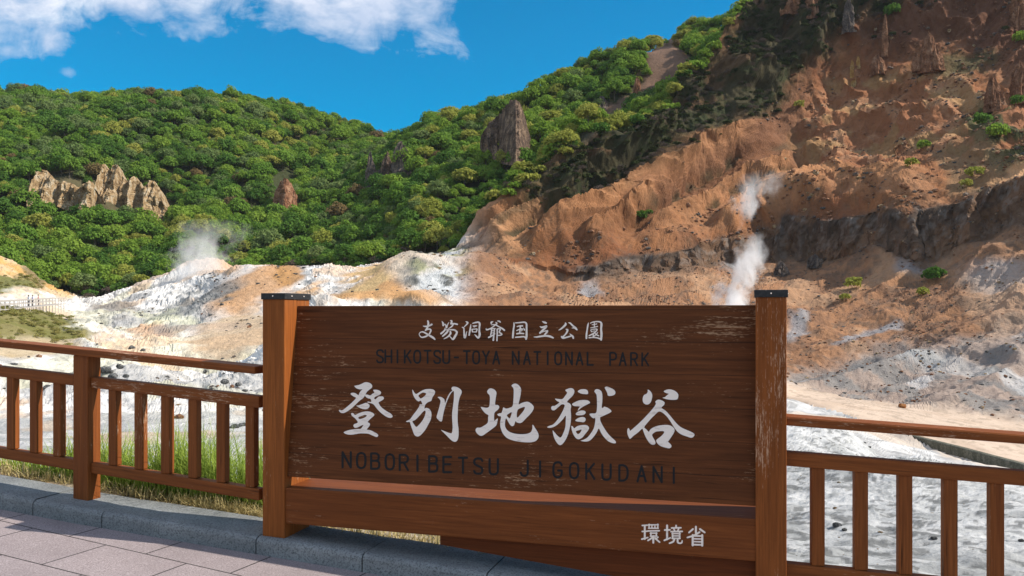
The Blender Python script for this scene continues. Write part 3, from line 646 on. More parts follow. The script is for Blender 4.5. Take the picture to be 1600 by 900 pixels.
# columns of the grid, then per column a row spacing that follows the slope as seen
cols = np.r_[np.linspace(-560, -60, 36)[:-1], np.linspace(-60, 1660, 860), np.linspace(1660, 2100, 36)[1:]]
NC = len(cols); NR = 760; NL = 1400
y0 = np.array([base_Y(c) - 0.03 for c in cols]); y0 = np.clip(y0, 4.25, 9)
tt = np.linspace(0, 1, NL)
LG = np.log(y0)[:, None] + (math.log(620) - np.log(y0))[:, None] * tt[None]
PXg = np.repeat(cols[:, None], NL, 1); YL = np.exp(LG)
def zfield(px, Y):
    py = field_i(px, np.log(Y)); X = (px - CX) / F * Y
    h, ys = scarp(px, Y, X)
    return (HY - py) / F * Y + h
ZL = zfield(PXg, YL)
PYL = HY - F * ZL / YL
dpy = np.abs(np.diff(PYL, axis=1)); w = np.minimum(dpy, 30) + 1.05 * 900 / NL
w = (w + np.roll(w, 1, 0) + np.roll(w, -1, 0) + np.roll(w, 2, 0) + np.roll(w, -2, 0)) / 5
cw = np.c_[np.zeros(NC), np.cumsum(w, 1)]
Yg = np.empty((NC, NR))
for i in range(NC): Yg[i] = np.exp(np.interp(np.linspace(0, cw[i, -1], NR), cw[i], LG[i]))
PXg = np.repeat(cols[:, None], NR, 1); Xg = (PXg - CX) / F * Yg
Zg = zfield(PXg, Yg); PYg = HY - F * Zg / Yg
P = np.stack([Xg, Yg, Zg], -1)
def normals(P):
    a = np.gradient(P, axis=0); b = np.gradient(P, axis=1); nn = np.cross(a, b); nn /= np.linalg.norm(nn, axis=-1, keepdims=True) + 1e-9
    s = np.sign(nn[..., 2:3]); s[s == 0] = 1
    return nn * s

# ---- zones
RIDGE_PX = np.array([-700, 600, 690, 750, 830, 950, 1080, 1160, 1230, 1400, 1600, 2200.])
RIDGE_Y  = np.array([400, 400, 191, 192, 193, 205, 236, 251, 268, 600, 600, 600.])
FOOT_PX = np.array([-700, 0, 100, 200, 300, 440, 470, 560, 640, 690, 700.])
FOOT_Y  = np.array([200, 200, 215, 216, 228, 236, 230, 210, 202, 193, 192.])
wx = (fbm(Xg * .05, Yg * .05, Zg * .05, 4, 11) - .5); wy = (fbm(Xg * .05, Yg * .05, Zg * .05, 4, 12) - .5)
fine = (fbm(Xg * .35, Yg * .35, Zg * .35, 4, 13) - .5)
fyv = np.interp(PXg, FOOT_PX, FOOT_Y); ryv = np.interp(PXg, RIDGE_PX, RIDGE_Y)
right = sstep(640, 760, PXg + 60 * wx)                       # weight of the right-hand hillside
d_ridge = Yg - ryv
forest = np.where(PXg < 695, sstep(-3, 3, Yg - fyv - 12 * wx), sstep(-1, 4, d_ridge - 6 * wx))
PXw = PXg + wx * 70 + fine * 22; PYw = PYg + wy * 50 + fine * 16
def polym(poly, soft=14.0, px=None, py=None):
    px = PXw if px is None else px; py = PYw if py is None else py
    ins = np.zeros(px.shape, bool); dm = np.full(px.shape, 1e9)
    k = len(poly)
    for i in range(k):
        (x1, y1), (x2, y2) = poly[i], poly[(i + 1) % k]
        c = ((y1 > py) != (y2 > py)) & (px < (x2 - x1) * (py - y1) / ((y2 - y1) or 1e-9) + x1); ins ^= c
        ex, ey = x2 - x1, y2 - y1; t = np.clip(((px - x1) * ex + (py - y1) * ey) / (ex * ex + ey * ey), 0, 1)
        dm = np.minimum(dm, np.hypot(px - x1 - t * ex, py - y1 - t * ey))
    sd = np.where(ins, dm, -dm)
    return sstep(-soft, soft, sd)
def blob(cx, cy, rx, ry, ang=0.0, soft=0.35):
    a = R(ang); dx = PXw - cx; dy = PYw - cy
    u = (dx * math.cos(a) + dy * math.sin(a)) / rx; v = (-dx * math.sin(a) + dy * math.cos(a)) / ry
    return 1 - sstep(1 - soft, 1 + soft, np.sqrt(u * u + v * v))
hsc, ysc = scarp(PXg, Yg, Xg)
Hc = np.interp(PXg, SC_PX, SC_H)
d_sc = Yg - ysc                                              # >0 above the scarp
onR = sstep(700, 800, PXg) * (1 - forest)                    # right hillside
upper = onR * sstep(-1, 1, d_sc) * sstep(88, 92, Yg * 0 + Yg)
upper = onR * (d_sc > 0)
rock = np.exp(-((d_sc + 0.2) / 1.9) ** 2) * sstep(0.8, 3.0, Hc)
foot_sc = sstep(-9, -2, d_sc) * (1 - sstep(-0.5, 0.8, d_sc)) * sstep(1, 3, Hc)
near = 1 - sstep(28, 40, Yg)
flat = polym([(1225,600),(1330,622),(1420,640),(1520,662),(1700,690),(1700,900),(1500,760),(1300,655),(1225,650)], 6, PXg + fine * 20, PYg + fine * 12) * sstep(44, 50, Yg) * (Yg < 118) * (PXg > 1120)
rfoot = np.interp(PXg, [1120, 1230, 1330, 1450, 1600, 1760, 2000], [118, 110, 100, 96, 91, 85, 78.]); rwall = np.interp(PXg, [1230, 1300, 1400, 1500, 1600, 1760], [80, 74, 67, 61, 56, 48.])
flat = sstep(1120, 1160, PXg) * sstep(32, 36, Yg) * (1 - sstep(-2.5, 2.5, Yg - rfoot + wx * 22 + fine * 6))
ditch = flat * (Yg < rwall)
lowR = onR * (1 - (d_sc > 0)) * sstep(40, 50, Yg)
shade_band = polym([(800,312),(900,236),(1000,165),(1150,0),(1150,-200),(1800,-200),(1750,-70),(1520,-20),(1400,30),(1320,62),(1260,110),(1190,180),(1130,222),(1060,258),(965,302),(895,330),(850,348)], 22) * onR * (d_sc > 0)
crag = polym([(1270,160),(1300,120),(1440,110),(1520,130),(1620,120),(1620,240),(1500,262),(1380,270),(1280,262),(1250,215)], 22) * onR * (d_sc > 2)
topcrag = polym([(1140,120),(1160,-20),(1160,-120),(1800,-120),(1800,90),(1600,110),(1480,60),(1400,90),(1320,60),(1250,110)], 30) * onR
# ---- displacement
cc = Xg * .45 - Yg * .89; dd = Xg * .89 + Yg * .45
gul = ridged(cc / 21.0 + .7 * wx, dd / 170.0, 0.0, 1, 31); gul2 = ridged(cc / 11.0 + .8 * wx, dd / 110.0, 0.0, 2, 33)
smoothz = polym([(690,400),(760,330),(860,290),(1000,215),(1120,195),(1260,215),(1280,270),(1150,330),(1000,380),(860,400)], 30) * onR
NV_ = normals(P)
amp_r = onR * (d_sc > -1) * sstep(90, 110, Yg * 0 + 200) * sstep(0, 10, np.abs(d_sc) + 2)
crg = ridged(Xg / 15, Yg / 15, Zg / 20, 4, 41); crg2 = fbm(Xg / 6, Yg / 6, Zg / 9, 4, 43)
disp = np.zeros_like(Zg)
disp += amp_r * ((gul - .4) * 3.0 + (gul2 - .45) * 3.2) * (1 - crag) * sstep(0, 16, d_sc + 1)
disp += shade_band * ((ridged(cc / 17 + wx * 1.5, dd / 60, 0, 3, 35) - .45) * 9.0 + (crg2 - .5) * 5.0)
disp += (crag * 6.5 + topcrag * 8.0) * (crg - .42) + (crag * 3.6 + topcrag * 4.5) * (crg2 - .5)
disp += onR * sstep(38, 60, Yg) * (1 - flat) * (1 - .72 * smoothz) * ((fbm(Xg / 7, Yg / 7, Zg / 7, 5, 45) - .5) * 2.6 + (fbm(Xg / 1.6, Yg / 1.6, Zg / 1.6, 3, 46) - .5) * .75)
def line_relief(pts_, w_up, w_dn):
    '''1 on a traced crest, falling off to both sides over w_up / w_dn (in columns of the photograph)'''
    dm = np.full(PXg.shape, 1e9); sd = np.zeros(PXg.shape); L = 0; px = PXg + 40 * wx + 10 * fine; py = PYg + 30 * wy + 8 * fine
    end = np.zeros(PXg.shape)
    for i, ((x1, y1), (x2, y2)) in enumerate(zip(pts_[:-1], pts_[1:])):
        ex, ey = x2 - x1, y2 - y1; t = ((px - x1) * ex + (py - y1) * ey) / (ex * ex + ey * ey); tc = np.clip(t, 0, 1); d = np.hypot(px - x1 - tc * ex, py - y1 - tc * ey)
        c = (ex * (py - y1) - ey * (px - x1)) / math.hypot(ex, ey); m = d < dm; dm = np.where(m, d, dm); sd = np.where(m, c, sd); end = np.where(m, (i + tc) / (len(pts_) - 1), end)
    tap = np.clip(np.minimum(end, 1 - end) * 6, .15, 1)
    return np.where(sd > 0, np.exp(-(dm / w_dn)), np.exp(-(dm / w_up))) * tap
SPURS = [([(700,394),(760,350),(830,304),(900,262)], 3.0, 9, 16), ([(800,404),(870,368),(940,326),(1010,288),(1080,258),(1150,226),(1215,190)], 7.0, 16, 38), ([(900,398),(945,365),(985,330),(1040,300)], 4.0, 9, 22), ([(985,385),(1060,345),(1130,308),(1200,275),(1270,235)], 5.0, 12, 30),
         ([(860,300),(930,268),(1010,232),(1090,196)], 4.0, 10, 18), ([(1100,372),(1180,332),(1270,292),(1350,262)], 4.5, 10, 28), ([(1180,350),(1270,318),(1370,292),(1450,268)], 3.0, 8, 24), ([(740,392),(800,352),(870,318),(930,286)], 3.5, 8, 18)]
GULLY = [([(775,392),(850,345),(910,306),(980,266),(1060,230)], 4.0, 12, 12), ([(960,372),(1030,322),(1110,282),(1190,244)], 3.5, 10, 12), ([(720,392),(790,340),(850,302)], 2.0, 8, 8), ([(1080,350),(1150,312),(1230,272),(1300,240)], 2.5, 8, 10)]
spur = np.zeros_like(Zg); gl = np.zeros_like(Zg); spm = onR * sstep(1, 9, d_sc)
for q, H_, a_, b_ in SPURS: r_ = line_relief(q, a_, b_); disp += spm * (1 - .5 * crag) * H_ * r_ * 1.15; spur = np.maximum(spur, r_)
for q, H_, a_, b_ in GULLY: r_ = line_relief(q, a_, b_); disp -= spm * H_ * r_; gl = np.maximum(gl, r_)
rill = ridged(cc / 2.8 + 1.5 * wx, dd / 45, 0, 2, 39)
disp += onR * (1 - flat) * sstep(38, 60, Yg) * sstep(1, 6, np.abs(d_sc)) * (rill - .45) * (.55 + .5 * smoothz)
rib = ridged(cc / 3.4 + fine * .6, dd / 30, Zg / 26, 3, 61)
rdir = np.stack([-.6 + 0 * Xg, -.8 + 0 * Xg, 0 * Xg], -1)
disp_h = rock * ((rib - .5) * 3.8 + (fbm(Xg / 1.1, Yg / 1.1, Zg / 1.8, 4, 63) - .5) * 1.5)
disp += lowR * (1 - flat) * (ridged(cc / 12, dd / 30, 0, 2, 65) - .5) * 2.4
walk = (1 - sstep(95, 130, PXg)) * sstep(80, 92, Yg) * (1 - sstep(150, 170, Yg))
valley = (1 - onR) * (1 - forest) * sstep(42, 75, Yg)
mnd = np.clip(polym([(490,475),(560,432),(600,402),(640,386),(700,388),(800,394),(830,420),(830,480)], 12) + blob(405,455,85,42,-15) + blob(370,530,85,40,-15), 0, 1) * (1 - .8 * blob(700,432,75,42,0))
disp += valley * (1 - .9 * walk) * ((fbm(Xg / 13, Yg / 13, 0, 5, 71) - .5) * 4.6 * (1 - .55 * mnd) + ((fbm(Xg / 3.2, Yg / 3.2, Zg / 3, 4, 73) - .5) * 1.5 + (fbm(Xg / .9, Yg / .9, Zg / .9, 3, 75) - .5) * .8) * (1 - .75 * mnd))
nearr = near * sstep(0.2, 2.0, Yg - np.repeat(y0[:, None], NR, 1))
disp += nearr * ((fbm(Xg / 2.6, Yg / 2.6, 0, 4, 77) - .5) * .26 + (ridged((Xg + .8 * Yg) / 1.0 + wx * 4, (Yg - .8 * Xg) / 3.0, 0, 3, 79) - .5) * .07 + (fbm(Xg / .22, Yg / .22, 0, 3, 81) - .5) * .085 + (ridged(Xg / .5, Yg / .5, 0, 2, 82) - .5) * .04)
disp += sstep(28, 40, Yg) * (1 - sstep(42, 75, Yg)) * (1 - onR) * (fbm(Xg / 3, Yg / 3, 0, 5, 83) - .5) * .8
disp += flat * (fbm(Xg / 2, Yg / 2, 0, 4, 84) - .5) * .2 + ditch * (fbm(Xg / 6, Yg / 6, 0, 5, 86) - .5) * 1.6 - flat * .75 * np.exp(-((Yg - rwall + 2.0) / 2.2) ** 2)
disp += forest * ((fbm(Xg / 42, Yg / 42, 0, 3, 85) - .5) * 17 + (ridged(Xg / 60 + .3 * wx, Yg / 140, 0, 1, 87) - .4) * 6) * sstep(0, 25, Yg - fyv * (PXg < 695)) 
P2 = P + NV_ * disp[..., None] + rdir * disp_h[..., None]
P2[..., 2] = np.where(Yg < 60, P2[..., 2], P2[..., 2])
Pd = P2

# ---- ground colours, some hillside sun and shade painted in
def C(*c): return np.array(c, float)
col = np.zeros(P.shape) + C(.50, .485, .47)
def lay(m, c):
    global col
    col = col * (1 - m[..., None]) + (c if isinstance(c, np.ndarray) and c.ndim == 3 else C(*c)) * m[..., None]
nA = fbm(Xg / 9, Yg / 9, Zg / 9, 5, 91); nB = fbm(Xg / 3.5, Yg / 3.5, Zg / 3.5, 5, 92); nC = fbm(Xg / 22, Yg / 22, Zg / 22, 4, 93); nD = fbm(Xg / 1.2, Yg / 1.2, Zg / 1.2, 4, 94)
# valley: white with grey rubble, sulphur, ochre
white = C(.56, .54, .52)
lay(valley, C(.74, .705, .66))
lay(valley * sstep(.58, .64, nA) * .65, (.30, .295, .285)); lay(valley * sstep(.58, .63, nB) * .5, (.38, .37, .36)); lay(valley * sstep(.60, .66, nC) * .45, (.58, .54, .32))
lay(valley * (1 - sstep(.38, .44, nA)) * .6, (.58, .38, .22)); lay(valley * sstep(.58, .64, nD) * .4, (.17, .17, .165))
for b, c, k in ((blob(400,455,75,28,-20), (.50,.27,.12), .9), (blob(455,435,22,18,0), (.42,.22,.08), .8), (blob(345,440,45,18,-20), (.55,.53,.51), .5), (blob(300,478,80,9,-18), (.16,.165,.16), .8), (blob(170,490,35,12,10), (.20,.17,.14), .85), (blob(235,525,40,12,5), (.52,.28,.15), .7), (blob(370,530,75,35,-15), (.52,.35,.21), .75), (blob(270,505,50,12,0),(.50,.50,.30),.5),
                (blob(330,420,38,18,10), (.50,.30,.16), .85), (blob(280,520,45,10,-8), (.20,.20,.20), .6), (blob(540,468,80,14,0), (.54,.32,.15), .97), (blob(640,470,60,8,0), (.52,.44,.34), .6)):
    lay(valley * b * k, c)
mound = valley * polym([(520,470),(560,438),(600,402),(640,386),(700,388),(800,394),(830,420),(830,480),(520,480)], 10)
lay(mound, (.50, .28, .125)); lay(mound * blob(575,440,40,14,-38), (.54, .37, .18)); lay(mound * blob(660,415,60,26,10), (.58, .47, .36)); lay(mound * blob(705,432,70,38,0), (.47, .475, .47))
lay(mound * blob(705,430,80,45,0) * sstep(.50, .57, nB), (.12, .12, .11)); lay(mound * blob(725,445,40,26,-40) * .8, (.58, .58, .58)); lay(mound * blob(690,408,50,8,0) * .5 * sstep(.45,.55,nB), (.42, .42, .2)); lay(mound * blob(765,455,22,10,0) * .7, (.45, .33, .30))
# right hillside
org = C(.43, .215, .105)
lay(onR * sstep(34, 40, Yg), (.275, .118, .050)); lay(onR * sstep(.45, .60, nC), (.205, .080, .036)); lay(onR * sstep(.54, .62, nA) * .45, (.39, .205, .11)); lay(onR * sstep(.54, .60, nB) * .55, (.15, .070, .034))
lay(onR * sstep(.57, .64, nD) * .4, (.13, .08, .05)); lay(onR * blob(820,345,90,30,-38) * .55, (.44, .25, .13)); lay(onR * blob(960,300,140,26,-30) * .35, (.40, .20, .095)); lay(onR * blob(1130,320,170,40,-15) * .3, (.40,.22,.12))
lay(onR * (d_sc > 1) * polym([(960,300),(1010,235),(1130,190),(1260,120),(1300,180),(1270,260),(1150,300),(1050,320),(980,310)], 24) * .85, (.175, .082, .045))  # flank under the band, its dimness put into the colour
lay(spm * sstep(.35, .85, spur) * .5, (.44, .215, .098)); lay(spm * sstep(.45, .8, gl) * sstep(.40, .52, nB) * .85, (.055, .045, .024))  # spur crests lightened and gullies darkened, as sun and shade would
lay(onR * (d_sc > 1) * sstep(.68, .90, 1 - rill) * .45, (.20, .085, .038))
lay(smoothz * (d_sc > 1) * sstep(.50, .80, gul2) * .6, (.50, .25, .115)); lay(smoothz * (d_sc > 1) * sstep(.72, .92, 1 - gul2) * .6, (.16, .070, .032))  # crests painted sunlit pale, hollows painted shadow dark
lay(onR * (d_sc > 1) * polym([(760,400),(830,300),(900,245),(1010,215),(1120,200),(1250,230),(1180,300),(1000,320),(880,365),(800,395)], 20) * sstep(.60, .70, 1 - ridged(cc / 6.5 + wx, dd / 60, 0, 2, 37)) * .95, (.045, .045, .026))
lay(shade_band * .95, (.044, .042, .021)); lay(shade_band * sstep(.55, .62, nA) * .6, (.11, .055, .028)); lay(shade_band * sstep(.50, .58, nB) * .6, (.028, .040, .014))  # the band's shade painted into its soil and scrub colours
lay(topcrag * (1 - shade_band) * .9, (.125, .056, .033)); lay(crag * .85, (.29, .125, .060)); lay(crag * sstep(.5, .6, nB) * .6, (.43, .235, .13)); lay(crag * sstep(.55, .62, nA) * .3, (.36, .28, .12))  # summit cliffs darkened as if shaded; crags in rock colour
lay(onR * polym([(1520,170),(1640,150),(1640,300),(1560,270),(1500,215)], 16) * sstep(.42, .5, nB) * .9, (.05, .065, .025)); lay(onR * polym([(1460,255),(1540,225),(1640,280),(1640,290),(1480,300)], 10) * .6, (.22, .15, .08))
lay(onR * blob(1590,262,45,14,-25), (.50, .28, .14)); lay(onR * blob(1490,100,60,16,-15) * .7, (.06, .07, .03))
# below the scarp
lay(lowR * .9, (.315, .165, .088)); lay(lowR * sstep(.48, .56, nB) * .7, (.205, .112, .068)); lay(lowR * sstep(.55, .6, nD) * .6, (.13, .09, .065)); lay(lowR * sstep(.55, .62, nA) * .5, (.46, .28, .165))
lowg = lowR * polym([(1225,615),(1240,585),(1330,560),(1420,535),(1500,545),(1700,500),(1700,700),(1225,640)], 18)
lay(lowg * .85, (.33, .265, .225)); lay(lowg * sstep(.47, .54, nB) * .8, (.20, .19, .18)); lay(lowg * sstep(.58, .64, nA) * .7, (.45, .44, .43)); lay(lowg * blob(1490,575,90,12,8) * .55, (.44,.44,.43)); lay(lowg * blob(1390,560,60,14,-10) * .7, (.14,.14,.14))
for b in (blob(1425,410,26,16,0), blob(1385,508,24,13,-25), blob(1340,525,30,10,-25), blob(1250,500,14,20,10), blob(1560,425,60,22,0), blob(925,455,22,12,-30)): lay(lowR * b * .8, (.27, .27, .28))
lay(lowR * blob(1580,440,50,14,10) * .5, (.40,.33,.29)); lay(lowR * polym([(1480,420),(1700,380),(1700,520),(1560,540)], 20) * .5, (.43,.30,.21))
lay(np.clip(rock * 1.5, 0, 1) * .95, (.070, .054, .043)); lay(np.clip(rock * 1.3, 0, 1) * sstep(.50, .60, nB) * .7, (.17, .092, .05)); lay(np.clip(rock * 1.3, 0, 1) * sstep(.55, .64, nD) * .6, (.20, .175, .155)); lay(foot_sc * .45, (.20, .12, .075))
lay(flat, (.50, .385, .295)); lay(flat * sstep(.52, .6, nB) * .4, (.40, .29, .21)); lay(flat * sstep(.57, .63, nD) * .5, (.25, .19, .14)); DITCH = 1
# white bank close by
nr = near
nE = fbm(Xg / .45, Yg / .45, 0, 5, 96); nF = fbm(Xg / 1.6, Yg / 1.6, 0, 5, 97); nG = fbm(Xg / .14, Yg / .14, 0, 3, 98)
lay(nr, (.50, .49, .475)); lay(nr * sstep(.52, .60, nF) * .5, (.38, .38, .37)); lay(nr * sstep(.55, .60, nE) * .6, (.26, .26, .25)); lay(nr * sstep(.56, .61, nG) * .75, (.12, .12, .115)); lay(nr * (1 - sstep(.36, .44, nF)) * .4, (.58, .57, .55))
nr = np.clip(near + ditch, 0, 1); nr2 = ditch
lay(nr2, (.52, .505, .485)); lay(nr2 * sstep(.50, .57, nB) * .7, (.36, .35, .34)); lay(nr2 * sstep(.55, .60, nD) * .6, (.22, .215, .21)); lay(nr2 * (1 - sstep(.42, .47, nA)) * .7, (.50, .40, .31))
edge = 1 - sstep(0.25, 0.9, Yg - np.repeat(y0[:, None], NR, 1) + wx * .8)
lay(edge, (.30, .225, .15)); lay(edge * sstep(.5, .56, nE), (.42, .35, .26)); lay(edge * sstep(.55, .62, nG), (.12, .10, .07))
mid = sstep(26, 36, Yg) * (1 - sstep(44, 70, Yg)) * (1 - onR)
lay(mid * .6, (.52, .50, .48)); lay(mid * sstep(.52, .6, nB) * .7, (.30, .30, .29)); lay(mid * (1 - sstep(.4, .47, nA)) * .6, (.52, .36, .22))
# left bank: dry olive grass, ochre slope
olive = polym([(-600,478),(70,474),(110,480),(118,505),(108,520),(150,540),(120,548),(60,540),(-600,545)], 7) * (Yg > 85) * (Yg < 135)
lay(olive, (.17, .16, .05)); lay(olive * sstep(.5, .58, nB) * .7, (.25, .21, .09))
olive2 = polym([(-600,440),(30,438),(60,455),(45,468),(-600,478)], 6) * (Yg > 110) * (Yg < 190); lay(olive2, (.16, .155, .055))
ochre = polym([(-600,380),(0,395),(40,410),(75,420),(118,466),(95,474),(60,462),(30,440),(-600,440)], 6) * (Yg > 120) * (Yg < 222)
lay(ochre, (.55, .33, .12)); lay(ochre * sstep(.5, .58, nB) * .6, (.60, .48, .33)); lay(ochre * blob(45,432,16,30,-35) * .8, (.14, .12, .07))
lay(polym([(-600,540),(60,540),(130,548),(60,566),(-600,580)], 6) * (Yg > 70) * (Yg < 112) * .8, (.46, .33, .17))
lay(forest * (PXg < 1200), (.045, .052, .022)); lay(forest * sstep(.52, .60, nA) * .6, (.09, .07, .04)); lay(forest * sstep(1180, 1250, PXg), (.05, .045, .03))
for b, c in ((polym([(868,240),(890,180),(950,138),(1000,98),(1042,66),(1078,72),(1082,104),(1010,165),(940,208)], 5), (.19,.115,.08)), (blob(795,205,30,52,0), (.12,.09,.07)), (blob(600,265,34,20,-20), (.07,.055,.045)), (blob(150,312,108,26,0), (.10,.085,.045))):
    lay(forest * b * .95, c)
gullyb = polym([(868,240),(890,180),(950,138),(1000,98),(1042,66),(1078,72),(1082,104),(1010,165),(940,208)], 5)
bare = np.clip(gullyb + polym([(30,312),(85,316),(150,302),(262,306),(275,345),(215,362),(120,352),(30,345)], 4) + blob(797,212,30,46,0) + blob(443,310,24,26,0) + blob(604,275,36,26,0), 0, 1)
col = np.clip(col * (0.88 + .24 * fbm(Xg / 2.2, Yg / 2.2, Zg / 2.2, 3, 99))[..., None], 0, 1)

def ground_mat(name, s1, s2, bump, dist, cav=0.5):
    t = NT(name); tc = t.n('ShaderNodeTexCoord'); o = tc.outputs['Object']
    c = t.attr('tint').outputs['Color']
    a = t.noise(o, s1, 6, 0.68); b = t.noise(o, s2, 5, 0.7)
    c = t.mix(t.ramp(a, [(0.30, (cav,cav,cav)), (0.50, (0,0,0))]), c, t.mix(1.0, c, (0.42, 0.40, 0.38), 'MULTIPLY'))
    c = t.mix(t.ramp(b, [(0.52, (0,0,0)), (0.72, (0.35,0.35,0.35))]), c, t.mix(1.0, c, (1.5, 1.5, 1.5), 'MULTIPLY'))
    h = t.math('ADD', a, t.math('MULTIPLY', b, 0.4))
    return t.done(t.bsdf(c, 0.95, 0.12, t.bump(h, bump, dist)))
M['far_ground'] = ground_mat('mineral_ground', 1.1, 4.5, 0.9, 0.35)
M['near_ground'] = ground_mat('white_rubble_ground', 22.0, 75.0, 0.9, 0.025)
M['flat_ground'] = ground_mat('tan_mud_flat', 0.9, 6.0, 0.4, 0.08, 0.35)
M['forest_ground'] = ground_mat('forest_floor', 0.5, 2.5, 0.8, 0.6)
# ---- split into named pieces of ground: every quad goes to one
def qmean(a): return (a[:-1, :-1] + a[1:, :-1] + a[1:, 1:] + a[:-1, 1:]) / 4
zone = np.zeros((NC - 1, NR - 1), int)                       # 0 valley floor
zone[qmean(onR) > .5] = 1                                    # right hillside
zone[qmean(forest) > .5] = 2
fm = qmean(forest) > .5
zone[fm & (qmean(PXg) < 560)] = 3
zone[qmean(near) > .5] = 4
zone[qmean(flat) > .5] = 5
idx = np.arange(NC * NR).reshape(NC, NR)
quads = np.stack([idx[:-1, :-1], idx[1:, :-1], idx[1:, 1:], idx[:-1, 1:]], -1)
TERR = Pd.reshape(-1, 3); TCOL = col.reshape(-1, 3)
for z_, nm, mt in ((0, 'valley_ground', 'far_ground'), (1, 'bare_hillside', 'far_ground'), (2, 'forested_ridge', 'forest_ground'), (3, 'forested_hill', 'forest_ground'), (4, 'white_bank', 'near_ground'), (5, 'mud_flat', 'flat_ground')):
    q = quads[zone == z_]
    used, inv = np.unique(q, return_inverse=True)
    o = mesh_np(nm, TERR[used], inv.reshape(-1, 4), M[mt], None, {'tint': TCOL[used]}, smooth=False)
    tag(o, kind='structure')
# the ground sheet out to the horizon, far below the valley floor
g = 6000.0
o = mesh_np('ground', [(-g, -g, -40), (g, -g, -40), (g, g, -40), (-g, g, -40)], [(0, 1, 2, 3)], M['forest_ground'], None, {'tint': np.full((4, 3), .08)})
tag(o, kind='structure')
# nearest visible surface per column, for planting
def surf(px, py, ymin=0.0, ymax=1e9):
    i = int(np.clip(np.searchsorted(cols, px), 1, NC - 1))
    pyc = HY - F * Pd[i, :, 2] / Pd[i, :, 1]
    ok = (Yg[i] > ymin) & (Yg[i] < ymax)
    close = np.where(ok & (np.abs(pyc - py) < 2.5))[0]
    j = close[0] if len(close) else np.argmin(np.where(ok, np.abs(pyc - py), 1e9))
    return Vector(Pd[i, j])
# ------------------------------------------------------------------ VEGETATION
def leaf_mat(name, c0, c1, trans=0.38, light=1.0):
    t = NT(name); oi = t.n('ShaderNodeObjectInfo'); l = t.attr('leaf').outputs['Fac']
    f = t.math('ADD', t.math('MULTIPLY', oi.outputs['Random'], 0.7), t.math('MULTIPLY', l, 0.3))
    c = t.mix(f, c0, c1)
    b = t.bsdf(c, 0.85, 0.04); tr = t.n('ShaderNodeBsdfTranslucent'); t.l(c, tr.inputs[0])
    mx = t.n('ShaderNodeMixShader'); mx.inputs[0].default_value = trans; t.l(b.outputs[0], mx.inputs[1]); t.l(tr.outputs[0], mx.inputs[2])
    return t.done(mx)
SPEC = [('dark green', leaf_mat('dark_green_leaves', (.062,.140,.024), (.110,.205,.035))), ('mid green', leaf_mat('mid_green_leaves', (.110,.215,.030), (.180,.290,.044))),
        ('bright green', leaf_mat('bright_green_leaves', (.150,.255,.030), (.235,.335,.050))), ('yellow green', leaf_mat('yellow_green_leaves', (.26,.29,.050), (.36,.35,.075))),
        ('grey green', leaf_mat('grey_green_leaves', (.13,.195,.060), (.20,.26,.085))), ('rusty brown', leaf_mat('rusty_leaves', (.17,.13,.06), (.24,.165,.07)))]
SPEC_W = np.array([.19, .29, .27, .13, .11, .012]); SPEC_W /= SPEC_W.sum()
def bark():
    t = NT('grey_bark'); tc = t.n('ShaderNodeTexCoord'); n = t.noise(t.mapping(tc.outputs['Object'], (9, 9, 2)), 3.0, 4)
    return t.done(t.bsdf(t.ramp(n, [(.3, (.07,.055,.045)), (.7, (.17,.145,.12))]), 0.9, 0.1))
M['bark'] = bark()
def leaf_cloud(seed, lobes, per, leaf, h0=.30, rx=.42, flat=1.0, spread=.5, elong=1.0):
    """unit plant (1 high): leaf clumps over lobes; returns vertices, quads, leaf value"""
    r = np.random.default_rng(seed); V = []; L = []
    for k in range(lobes):
        u = (k + .5) / lobes; th = k * 2.399963 + r.uniform(-.4, .4)
        ph = math.acos(1 - 1.25 * u)                         # dome and a little below
        rad = .74 + r.uniform(-.16, .14)
        cx = math.sin(ph) * math.cos(th) * rx * rad; cy = math.sin(ph) * math.sin(th) * rx * rad
        cz = h0 + (1 - h0) * (.42 + .46 * math.cos(ph) * rad * 1.05) * flat
        lr = r.uniform(.13, .22) * (rx / .42); m = per + int(r.integers(-5, 6))
        d = r.normal(size=(m, 3)); d /= np.linalg.norm(d, axis=1, keepdims=True); d[:, 2] = np.abs(d[:, 2]) * 1.0 - .25 * (r.random(m) < .35)
        d /= np.linalg.norm(d, axis=1, keepdims=True)
        c = np.array((cx, cy, cz)) + d * lr * r.uniform(.72, 1.12, (m, 1))
        nn = d + r.normal(size=(m, 3)) * spread; nn /= np.linalg.norm(nn, axis=1, keepdims=True)
        up = r.normal(size=(m, 3)); a = np.cross(nn, up); a /= np.linalg.norm(a, axis=1, keepdims=True); b = np.cross(nn, a)
        s = leaf * r.uniform(.6, 1.35, (m, 1))
        q = np.stack([c - a * s - b * s * .7 * elong, c + a * s * .8 - b * s * .9 * elong, c + a * s * 1.05 + b * s * .75 * elong, c - a * s * .75 + b * s * elong], 1)
        V.append(q.reshape(-1, 3)); L.append(np.repeat(np.clip(.5 + .22 * r.normal(size=m) + .25 * r.normal(), 0, 1), 4))
    V = np.concatenate(V); L = np.concatenate(L)
    return V, np.arange(len(V)).reshape(-1, 4), L
def plant_mesh(name, V, Q, L, mat):
    o = mesh_np(name, V, Q, mat, None, {'leaf': L}); me = o.data; bpy.data.objects.remove(o); return me
CROWNS = []
for si, (nm, m) in enumerate(SPEC):
    row = []
    for v in range(3):
        V, Q, L = leaf_cloud(100 * si + v, 17 + 2 * v, 72, .030, .12, .42 + .04 * v, 1.0, .38); row.append(plant_mesh('crown', V, Q, L, m))
    CROWNS.append(row)
